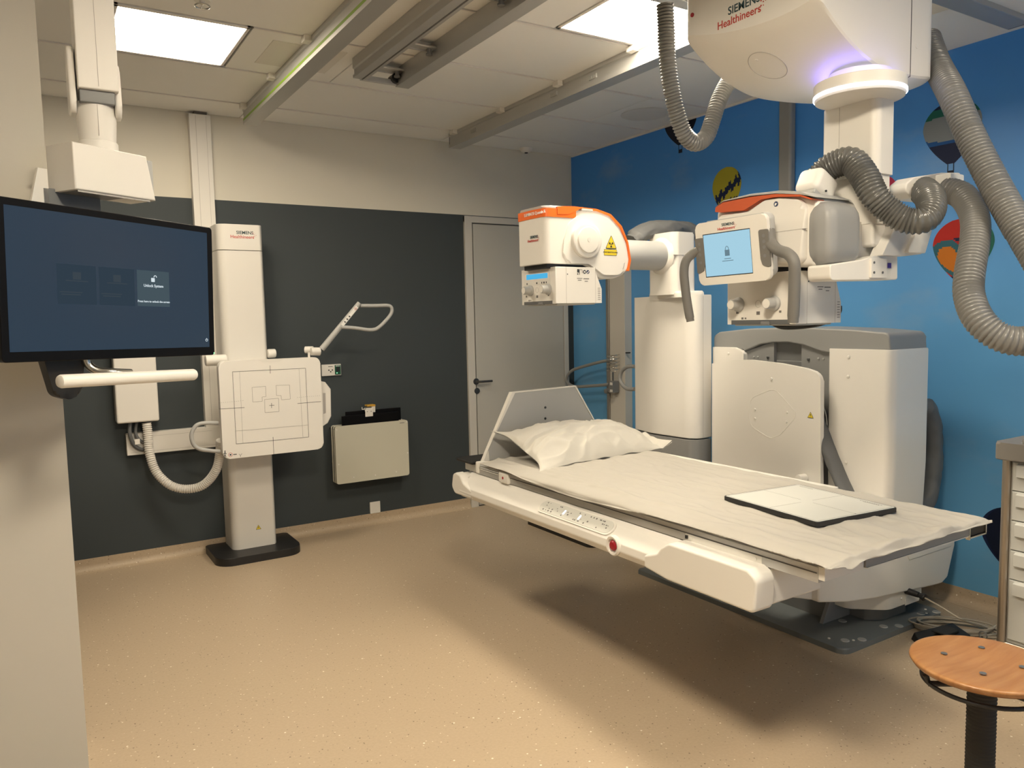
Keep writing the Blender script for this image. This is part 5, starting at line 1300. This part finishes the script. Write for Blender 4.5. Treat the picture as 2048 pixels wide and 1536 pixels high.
# collar, neck, fork, ceiling column
yf_ = bc.y+.065; cq0, cq1 = P(150,100,1,yf_).x, P(233,100,1,yf_).x
wx = cq1-cq0; zn = P(190,205,1,yf_).z; ze = P(190,180,1,yf_).z
nc = Vector(((cq0+cq1)/2-.006, yf_+.068, 0)); zc0_ = bc.z+hb2-.004
B().lathe([(0,zc0_-.02),(.059,zc0_-.02),(.059,zc0_+.030),(.057,zc0_+.033),(0,zc0_+.033)], nc, (0,0,1), 40).to('swivel_collar', 'white', t, ang=50)
B().lathe([(0,zc0_+.033),(.053,zc0_+.033),(.054,zc0_+.037),(.058,zc0_+.10),(.058,zn+.01),(0,zn+.01)], nc, (0,0,1), 40).to('arm_neck', 'white', t, ang=50)
B().box(nc.x-.0008, nc.x+.0008, nc.y-.0590, nc.y-.05, zc0_+.045, zn-.002).to('seam', 'hair', t)
for sx_, dz_ in ((cq0-.024, -.12), (cq1-.012, -.16)):
    B().prism(rounded([(yf_+.01,zn-.03),(yf_+.12,zn-.03),(yf_+.11,zn+.30+dz_),(yf_+.03,zn+.30+dz_)], .03, 6), 'x', sx_, sx_+.020, r=.007).to('arm_side_plate', 'white', t, ang=50)
B().box(cq0+.004, cq1-.012, yf_+.004, yf_+.12, zn, ze+.01, .004, 2).to('arm_end', 'mgrey', t)
B().box(cq0, cq1, yf_-.010, yf_+.13, ze, H-.012, .005, 2).to('ceiling_column', 'white', t, ang=50)
B().box((cq0+cq1)/2-.0008, (cq0+cq1)/2+.0008, yf_-.0106, yf_, ze+.01, H-.02).to('seam', 'hair', t)
B().box(cq0-.05, cq1+.05, yf_-.06, yf_+.18, H-.02, H-.001, .004, 1).to('ceiling_mount', 'white', t)

# ================================================================= SHEET
hem = [(981,912),(1009,930),(1056,960),(1082,971),(1120,985),(1173,1001),(1245,1018),(1319,1034),(1400,1056),(1453,1072),(1503,1080),(1553,1096),(1619,1113),(1665,1129)]
hpt = []
def interp(tab, t):
    for (a1, z1), (a2, z2) in zip(tab, tab[1:]):
        if min(a1, a2) <= t <= max(a1, a2): return z1+(z2-z1)*(t-a1)/(a2-a1)
    return tab[0][1] if abs(t-tab[0][0]) < abs(t-tab[-1][0]) else tab[-1][1]
XO = XLf-.047; YO = YN-.030
hpt = [(q.y, min(q.z, TZ+.003)) for q in [P(a, c, 0, XO) for a, c in hem]]
foot = [(1672,1128),(1690,1136),(1708,1119),(1727,1112),(1760,1103),(1800,1092),(1850,1077),(1900,1061),(1945,1048),(1962,1042)]
fpt = [(q.x, min(q.z, TZ-.004)) for q in [P(a, c, 1, YO) for a, c in foot]]
SY0 = -2.075
def rg(x, y, o): return 1-2*abs(noise.noise(Vector((x, y, o))))
def sheet_top(x, y):
    z = TZ+.0055
    z += .0080*max(0, rg(x*5, y*1.1, 3.1)-.35)+.0085*max(0, rg(x*9+y*1.5, y*3.5, 7.7)-.45)+.0050*max(0, rg(x*16-y*3, y*6, 1.2)-.3)+.012*max(0, rg(x*4+y*2.4, x*2-y*1.2, 9.4)-.62)*min(1, max(0, (-y-3.4)/.4))
    z += .0022*noise.noise(Vector((x*24, y*18, 5)))
    z += .012*math.exp(-((x-(XLf+.055+.02*noise.noise(Vector((0, y*3, 2)))))/.022)**2)*(.65+.6*noise.noise(Vector((3, y*2.2, 1))))
    return z
def sheet_fn(u, v):
    # u: 0 left hem .. 1 right hem;  v: 0 head .. 1 foot hem
    UL, UR, VF = .14, .955, .945
    kl = max(0, 1-u/UL); kr = max(0, (u-UR)/(1-UR)); kf = max(0, (v-VF)/(1-VF))
    x0_, x1_ = XLf+.012, XRt-.012
    ui = min(1, max(0, (u-UL)/(UR-UL))); vi = min(1, v/VF)
    x = x0_+(x1_-x0_)*ui; y = SY0+(YN+.012-SY0)*vi
    y += .018*math.sin(ui*5)*(1-vi)
    z = sheet_top(x, y)
    if kl > 0:
        a = min(1, kl/.45); s_ = max(0, (kl-.45)/.55)
        xo = XO-.004-.012*s_*(.5+noise.noise(Vector((y*5, s_, 4))))
        x = x0_+(xo-x0_)*math.sin(a*PI/2)
        hz = interp(hpt, y); zc_ = z-(z-(TZ-.006))*(1-math.cos(a*PI/2))
        z = zc_+(hz-zc_)*s_ if s_ > 0 else zc_
        if hz > TZ-.02: z = max(z, min(hz, TZ+.004))
    if kr > 0:
        a = min(1, kr/.6); x = x1_+.022*math.sin(a*PI/2); z -= .020*(1-math.cos(a*PI/2))+.014*max(0, kr-.5)*(1+noise.noise(Vector((y*7, 0, 8))))
    if kf > 0:
        a = min(1, kf/.5); s_ = max(0, (kf-.5)/.5)
        y = (YN+.012)+(YO-.004-(YN+.012))*math.sin(a*PI/2)-.012*s_*(1+1.5*noise.noise(Vector((x*9, s_, 2))))
        hz = interp(fpt, max(fpt[0][0], min(fpt[-1][0], x)))
        bulge = .020*math.exp(-((x+1.80)/.10)**2)+.016*math.exp(-((x+1.52)/.07)**2)+.010*math.exp(-((x+1.97)/.05)**2)
        zc_ = z-.006*(1-math.cos(a*PI/2))+bulge*math.sin(min(1, kf*1.3)*PI)
        zc_ = min(zc_, z+.02)
        z = zc_+(min(hz, zc_)-zc_)*s_
        if kl > 0: y += .012*kl; x += .010*kf
    if kr > .3 and kf > 0: z = max(z, TZ-.012)+.010*kf
    if v < .04 and u > .2: z += .004*abs(noise.noise(Vector((x*14, 0, 1))))
    return (x, y, z)
b = B(); b.grid(sheet_fn, 150, 320)
sheet = b.to('bed_sheet', 'fabric', None, ang=70, solid=.002)
tag(sheet, 'wrinkled white cotton sheet draped over the x-ray table', 'sheet')
# stitched line along the sheet
b = B(); pts = []
for a, c in ((1240,938),(1300,952),(1360,968),(1430,988)):
    q = P(a, c, 2, TZ+.009); pts.append(q)
pts = [Vector((q.x, q.y, sheet_top(q.x, q.y)+.0006)) for q in resample(spline(pts, 8), .01)]
b.tube(pts, .0008, 6)
pts = [P(a, c, 2, TZ+.0095) for a, c in ((1700,1040),(1740,1049),(1772,1053),(1795,1058),(1806,1066))]
pts = [Vector((q.x, q.y, sheet_top(q.x, q.y)+.0006)) for q in resample(spline(pts, 8), .01)]
b.tube(pts, .0008, 6)
b.to('seam_line', 'inkg', sheet)

# ================================================================= PILLOW
pa, pb_ = P(1010,885,2,TZ+.04), P(1100,935,2,TZ+.02); pr_ = P(1318,893,2,TZ+.02)
pcn = Vector((-1.745, -2.31, TZ+.012))
PU = Vector((.985,-.17,0)).normalized(); PV = Vector((.17,.985,0)).normalized()
pl_w, pl_h = .355, .215
pNL, pNR = P(1086,940,2,TZ+.014), P(1330,896,2,TZ+.014)
pFL, pFR = P(1000,866,1,-2.085), P(1268,872,2,TZ+.03)
def pillow_fn(side):
    def f(u, v):
        a, c = -1+2*u, -1+2*v
        ea, ec = abs(a), abs(c)
        # outline with pinched corners
        x = a*pl_w*(1-.07*(1-ec**2)*0+.10*(ec**6)*(ea**6)-.05*(1-ec**4)*ea**2)
        y = c*pl_h*(1+.12*(ea**6)*(ec**6)-.07*(1-ea**4)*ec**2)
        th = max(0, (1-ea**2.6))**.62*max(0, (1-ec**2.2))**.60
        h = .125*th
        w = noise.noise(Vector((x*9, y*13, 1.3)))*.5+noise.noise(Vector((x*22, y*30, 4)))*.25
        ridge = 1-abs(noise.noise(Vector((x*7+y*5, y*12-x*3, 7))))*2
        rad = abs(noise.noise(Vector((math.atan2(y, x)*3.5, 0, 2.5))))
        edge = max(ea, ec)
        z = h*(1+.22*w)+.024*max(0, ridge-.50)*th**.4
        z -= .055*rad*max(0, edge-.35)*min(1, th*3+.1)
        # left corner lifted, right tip folded up
        lift = .45*max(0, a-.90)*(1 if c < .0 else .2)
        zz = z if side else -.004-.010*th
        zz = max(zz, -.004)+lift*(1 if side else .8)
        hem_ = .006*math.sin(a*14+c*4)*max(0, edge-.8)*5
        uu_, vv_ = (x/pl_w+1)/2, (y/pl_h+1)/2
        q = (pNL*(1-uu_)+pNR*uu_)*(1-vv_)+(pFL*(1-uu_)+pFR*uu_)*vv_+Vector((0,0,zz+max(0,hem_)*.8))
        if side == 0: q.z = max(q.z, TZ+.008)
        return (q.x, q.y, q.z)
    return f
b = B(); b.grid(pillow_fn(1), 120, 90); b.grid(pillow_fn(0), 120, 90)
bmesh.ops.remove_doubles(b.bm, verts=b.bm.verts, dist=.0008); bmesh.ops.recalc_face_normals(b.bm, faces=b.bm.faces)
tag(b.to('pillow', 'cotton', None, ang=75), 'plump creased white pillow lying in front of the head board', 'pillow')

# ================================================================= FLAT DETECTOR ON THE SHEET
zc = TZ+.020
cr = [P(1440,994,2,zc+.013), P(1647,1044,2,zc+.013), P(1784,1016,2,zc+.013), P(1602,966,2,zc+.013)]
cen = (cr[0]+cr[1]+cr[2]+cr[3])/4
uu = ((cr[1]-cr[0])+(cr[2]-cr[3])).normalized(); hw_ = ((cr[1]-cr[0]).length+(cr[2]-cr[3]).length)/4; hh_ = ((cr[3]-cr[0]).length+(cr[2]-cr[1]).length)/4
vv = Vector((-uu.y, uu.x, 0)); vv = vv if vv.dot(cr[3]-cr[0]) > 0 else -vv
t = thing('flat_detector', 'thin black-edged x-ray detector plate with a pale marked face lying on the sheet', 'x-ray detector', (cen.x, cen.y, zc-.004))
FM = Matrix(((uu.x,vv.x,0,cen.x),(uu.y,vv.y,0,cen.y),(0,0,1,zc-.004),(0,0,0,1)))
b = B(); b.xf(FM).prism(rounded([(-hw_,-hh_),(hw_,-hh_),(hw_,hh_),(-hw_,hh_)], .014, 5), 'z', 0, .017, r=.002); b.to('frame', 'black', t, ang=50)
b = B(); b.xf(FM).prism(rounded([(-hw_+.006,-hh_+.006),(hw_-.006,-hh_+.006),(hw_-.006,hh_-.006),(-hw_+.006,hh_-.006)], .010, 5), 'z', .016, .0176); b.to('face', 'detector', t)
b = B(); b.xf(FM); g = .014; z1 = .0179
def ln(x0, y0, x1, y1, w=.0011):
    if x0 == x1: b.box(x0-w/2, x0+w/2, min(y0,y1), max(y0,y1), .0174, z1)
    else: b.box(min(x0,x1), max(x0,x1), y0-w/2, y0+w/2, .0174, z1)
ix, iy = hw_-g, hh_-g
ln(-ix,-iy,ix,-iy); ln(-ix,iy,ix,iy); ln(-ix,-iy,-ix,iy); ln(ix,-iy,ix,iy)
ln(-ix,0,-.03,0,.0009); ln(.03,0,ix,0,.0009); ln(0,-iy,0,-.03,.0009); ln(0,.03,0,iy,.0009)
for x0, x1, y in ((-ix+.02,-ix+.09,iy-.014),(ix-.13,ix-.03,iy-.012),(ix-.11,ix-.04,iy-.018)):
    for k in range(10): b.box(x0+(x1-x0)*k/10, x0+(x1-x0)*(k+.7)/10, y-.0016, y+.0016, .0174, z1)
b.box(ix-.005, ix-.0, -.002, .004, .0174, z1)
b.to('face_marks', 'inkg', t)

# ================================================================= MURAL WALL EQUIPMENT
t = thing('wall_pipe', 'grey vertical pipe duct on the mural behind the ceiling unit', 'pipe', (-.03, -2.29, 1.3))
B().box(-.055, 0, -2.338, -2.242, 1.0, H-.002, .018, 4).to('duct', 'grey', t)
t = thing('equipment_column', 'tall beige wall column with a dark rail, between the door and the x-ray tower', 'wall column', (-.03, -.68, 0))
B().box(-.075, 0, -.785, -.595, 0, 1.98, .004, 2).to('panel', 'framep', t)
B().box(-.085, -.035, -.595, -.560, .70, 1.95, .003, 1).to('dark_rail', 'steel', t)
# handle loop and coil basket on the rail
def PXl(pts, x): return [P(a, c, 0, x) for a, c in pts]
t = thing('rail_grip', 'grey tubular grip loop clamped to the dark rail, with a wire coil above the clamp', 'handle', P(1225,770,0,-.11))
B().tube(spline(PXl([(1222,720),(1200,724),(1160,735),(1143,742),(1134,755),(1136,766),(1150,773),(1180,772),(1218,769)], -.12), 6), .013, 14).to('grip_loop', 'grey', t)
cl0 = P(1226,774,0,-.12); B().box(-.150,-.085,cl0.y-.035,cl0.y+.025,cl0.z-.045,cl0.z+.05,.005,2).to('clamp', 'mgrey', t)
B().box(-.152,-.149,cl0.y-.030,cl0.y+.0,cl0.z-.038,cl0.z-.018).box(-.152,-.149,cl0.y-.030,cl0.y+.0,cl0.z+.018,cl0.z+.040).to('clamp_sticker', 'white2', t)
q = P(1216,782,0,-.12); B().cyl(q+Vector((.02,0,0)), q+Vector((-.03,0,0)), .020, n=20, bev=.004).to('clamp_knob', 'mgrey', t)
cq = P(1226,744,0,-.12); cz0 = cq.z; cz1 = P(1226,708,0,-.12).z; rc = .052
pts = [Vector((cq.x+rc*math.cos(a), cq.y+rc*math.sin(a), cz0+(cz1-cz0)*a/(2*PI*5))) for a in [i*PI/12 for i in range(121)]]
pts += [pts[-1]+Vector((-.0,-.03,.004)), pts[-1]+Vector((0,-.10,.010))]
b = B(); b.tube(pts, .0035, 8); b.cyl((cq.x,cq.y,cl0.z+.04),(cq.x,cq.y,cz0),.008,n=10); b.to('wire_coil', 'chrome', t)
q = P(1240,704,0,-.12); B().cyl(pts[-1], pts[-1]+Vector((0,-.05,.002)), .006, n=10).to('wire_tip', 'black', t)
t2 = thing('grip_ring', 'small grey half-round grip at the left edge of the x-ray tower column', 'handle', P(1262,755,0,-.70))
B().tube(spline(PXl([(1270,733),(1256,733),(1244,742),(1240,757),(1245,770),(1256,778),(1270,778)], -.86), 6), .0125, 14).to('grip', 'grey', t2)

# ================================================================= DRAWER CART
px_, py_ = -.845, -3.985
d0 = 3.1
zt_c = P(2003,918,0,px_).z; zb_c = P(1995,1278,0,px_).z
t = thing('drawer_cart', 'tall grey cart with pale drawers and metal corner post, at the right edge', 'cart', (-.60, -4.25, 0))
cx0, cx1, cy0, cy1 = px_-.005, px_+.42, -4.62, py_+.005
B().box(cx0+.02, cx1-.02, cy0+.02, cy1-.02, .16, zt_c).to('body', 'drawer', t)
for (x, y) in ((cx0+.004, cy1-.018), (cx0+.004, cy0+.018), (cx1-.02, cy1-.018), (cx1-.02, cy0+.018)):
    B().cyl((x+.01,y,.09),(x+.01,y,zt_c+.01), .0165, n=20).to('corner_post', 'postm', t)
    B().cyl((x+.01,y-.012,.05),(x+.01,y+.012,.05), .049, n=24, bev=.006).box(x-.005,x+.025,y-.02,y+.02,.06,.12,.004,1).to('caster', 'black', t)
tr_ = rounded([(cx0-.02,cy0-.02),(cx1+.02,cy0-.02),(cx1+.02,cy1+.022),(cx0-.02,cy1+.022)], .03, 5)
B().prism(tr_, 'z', zt_c, zt_c+.070, r=.010, rb=.006).to('tray_top', 'cartgrey', t, ang=50)
B().box(cx0+.02, cx1-.03, cy0+.02, cy1-.06, zt_c+.064, zt_c+.073, .003, 1).to('tray_inset', 'lgrey', t)
B().tube(spline([Vector((cx0-.005,cy1-.10,zt_c+.062)), Vector((cx0+.02,cy1-.08,zt_c+.082)), Vector((cx0+.06,cy1-.10,zt_c+.09)), Vector((cx0+.12,cy1-.16,zt_c+.09))], 6), .012, 10).to('tray_lip', 'cartgrey', t)
B().box(cx0+.004, cx1-.004, cy0+.01, cy1-.01, zb_c-.030, zb_c-.004, .003, 1).to('base_rail', 'postm', t)
B().box(cx0+.01, cx1-.01, cy0+.01, cy1-.01, .13, zb_c-.03, .003, 1).to('base', 'drawer', t)
zs = [P(2015, y_, 0, px_+.018).z for y_ in (920, 978.5, 1037.5, 1096.5, 1155, 1276)]
for z1, z0_ in zip(zs, zs[1:]):
    d = B().box(cx0+.010, cx0+.03, cy0+.040, cy1-.040, z0_+.002, z1-.002, .002, 1).to('drawer', 'drawer', t)
    B().prism([(cx0-.006,z1-.012),(cx0+.010,z1-.006),(cx0+.010,z1-.062),(cx0+.004,z1-.062),(cx0-.006,z1-.058)], 'y', cy0+.055, cy1-.060, r=.001).to('drawer_pull', 'drawer', d)

# ================================================================= STOOL
sc_ = P(1966,1325,2,.60); SZ = .60
sc_ = Vector((sc_.x, sc_.y, 0))
e1 = P(1833,1325,2,SZ); rs = (Vector((e1.x,e1.y,0))-sc_).length
rs = .178
t = thing('stool', 'round beech-topped stool with a black ribbed column at the bottom right', 'stool', (sc_.x, sc_.y, 0))
B().lathe([(0,-.024),(rs-.030,-.024),(rs-.008,-.016),(rs,-.004),(rs-.002,.002),(rs-.010,.004),(rs-.05,.001),(rs-.12,-.006),(0,-.008)], sc_+Vector((0,0,SZ)), (0,0,1), 72).to('seat', 'wood', t, ang=60)
for a, c in ((1888,1309),(1963,1297),(1966,1349),(2045,1336)):
    q = P(a, c, 2, SZ-.003); B().lathe([(0,0),(.0085,0),(.0085,.0008),(0,.0008)], q+Vector((0,0,.0035)), (0,0,1), 16).to('bolt', 'steel', t)
ring_ = [sc_+Vector((.145*math.cos(a), .145*math.sin(a), SZ-.055)) for a in [i*2*PI/48 for i in range(48)]]
b = B(); b.tube(ring_, .006, 10, closed=True)
for k in range(3):
    a = k*2*PI/3+.5; e_ = Vector((math.cos(a), math.sin(a), 0))
    b.tube([sc_+e_*.03+Vector((0,0,SZ-.06)), sc_+e_*.145+Vector((0,0,SZ-.055)), sc_+e_*.155+Vector((0,0,SZ-.03))], .008, 8)
b.to('seat_ring', 'black', t)
prof = [(0,.10),(.034,.10)]; k = 0
z = .10
while z < SZ-.05:
    prof += [(.0345,z+.003),(.0365,z+.006),(.0345,z+.0095)]; z += .0105
prof += [(.037,SZ-.046),(.037,SZ-.034),(.030,SZ-.026),(0,SZ-.026)]
B().lathe(prof, sc_, (0,0,1), 32).to('bellows_column', 'blackr', t, ang=70)
B().cyl(sc_+Vector((0,0,.05)), sc_+Vector((0,0,.11)), .045, n=28, bev=.006).to('hub', 'black', t)
la_ = math.radians(42)
for k in range(5):
    a = la_+math.radians(72*k); e_ = Vector((math.cos(a), math.sin(a), 0)); f_ = Vector((-e_.y, e_.x, 0))
    p0, p1 = sc_+e_*.035+Vector((0,0,.095)), sc_+e_*.345+Vector((0,0,.098))
    b = B(); b.hexa([p0-f_*.022-Vector((0,0,.03)), p0+f_*.022-Vector((0,0,.03)), p1+f_*.015-Vector((0,0,.015)), p1-f_*.015-Vector((0,0,.015)), p0-f_*.018+Vector((0,0,.025)), p0+f_*.018+Vector((0,0,.025)), p1+f_*.012+Vector((0,0,.0)), p1-f_*.012+Vector((0,0,.0))], .004, 2); b.to('leg', 'black', t)
    b = B(); b.cyl(p1-e_*.02+f_*.022+Vector((0,0,-.068)), p1-e_*.02-f_*.022+Vector((0,0,-.068)), .030, n=24, bev=.004).cyl(p1+Vector((0,0,-.035)), p1+Vector((0,0,-.005)), .009, n=12); b.to('caster', 'black', t)

# ================================================================= PLUG, CABLE, PEDAL
t = thing('power_cable', 'coiled beige power cable on the floor, its black plug in the x-ray table', 'cable', (-.35, -3.72, 0))
q0 = P(1822,1184,1,-3.43); q1 = P(1838,1190,1,-3.47); q2 = P(1850,1196,1,-3.50)
b = B(); b.cyl(q0+Vector((0,.03,.0)), q1, .018, .014, n=14, bev=.003).cyl(q1, q2, .012, .019, n=14, bev=.003); b.to('plug', 'black', t)
pts = [q2, P(1870,1207,1,-3.55), P(1895,1222,1,-3.62), P(1925,1240,1,-3.70), P(1960,1252,2,.05), P(1990,1260,2,.012), P(2010,1268,2,.008)]
b = B(); b.tube(spline(pts, 10), .0042, 8)
cc_ = P(1905,1257,2,.01); cc_.z = 0
random.seed(11); cyc = []
e1_ = (P(1960,1268,2,0)-P(1845,1258,2,0)).normalized(); e2_ = Vector((-e1_.y, e1_.x, 0))
for i in range(7*24+1):
    a = i*2*PI/24; k = i//24
    rx = .165+.018*math.sin(k*2.1); ry = .072+.012*math.cos(k*1.7)
    cyc.append(cc_+e1_*(rx*math.cos(a)+.012*math.sin(k*1.3))+e2_*(ry*math.sin(a)+.010*math.cos(k*2.9))+Vector((0,0,.006+.0045*k+.008*(.5+.5*math.sin(a+k)))))
b.tube(cyc, .0042, 8)
b.tube(spline([cyc[-1], P(1965,1272,2,.01), P(1990,1275,2,.008), P(2015,1276,2,.008)], 6), .0042, 8)
b.to('cord', 'cable', t)
b = B(); tw = P(1966,1272,2,.02); b.tube([tw+Vector((.0,.018*math.cos(a),.018*math.sin(a)+.004)) for a in [i*PI/6 for i in range(12)]], .003, 6, closed=True); b.to('cord_tie', 'inkg', t)
pq = [P(1824,1287,2,0), P(1838,1301,2,0), P(1900,1290,2,0), P(1890,1272,2,0)]
t = thing('foot_switch', 'black wedge-shaped foot switch on the floor, half hidden behind the stool', 'foot pedal', (pq[0].x+.06, pq[0].y, 0))
up_ = Vector((0,0,.05)); p_ = [Vector((-.715,-3.60,0)), Vector((-.50,-3.72,0)), Vector((-.42,-3.585,0)), Vector((-.655,-3.515,0))]
b = B(); b.hexa(p_+[p_[0]+Vector((.01,.01,.018)), p_[1]+Vector((0,.01,.052)), p_[2]+up_, p_[3]+Vector((.01,-.01,.036))], .006, 2); b.to('wedge', 'black', t)
B().box(-.60,-.50,-3.66,-3.58,.045,.058,.006,2).to('pedal', 'blackr', t)

# ================================================================= WORLD, COLOUR
w = bpy.data.worlds.new('room_air'); w.use_nodes = True
w.node_tree.nodes['Background'].inputs['Color'].default_value = (.03,.03,.035,1); w.node_tree.nodes['Background'].inputs['Strength'].default_value = .2
scn.world = w
vs = scn.view_settings; scn.display_settings.display_device = 'sRGB'
vs.view_transform = 'Standard'; vs.look = 'None'; vs.exposure = 0.0; vs.gamma = 1.0
vs.use_curve_mapping = False
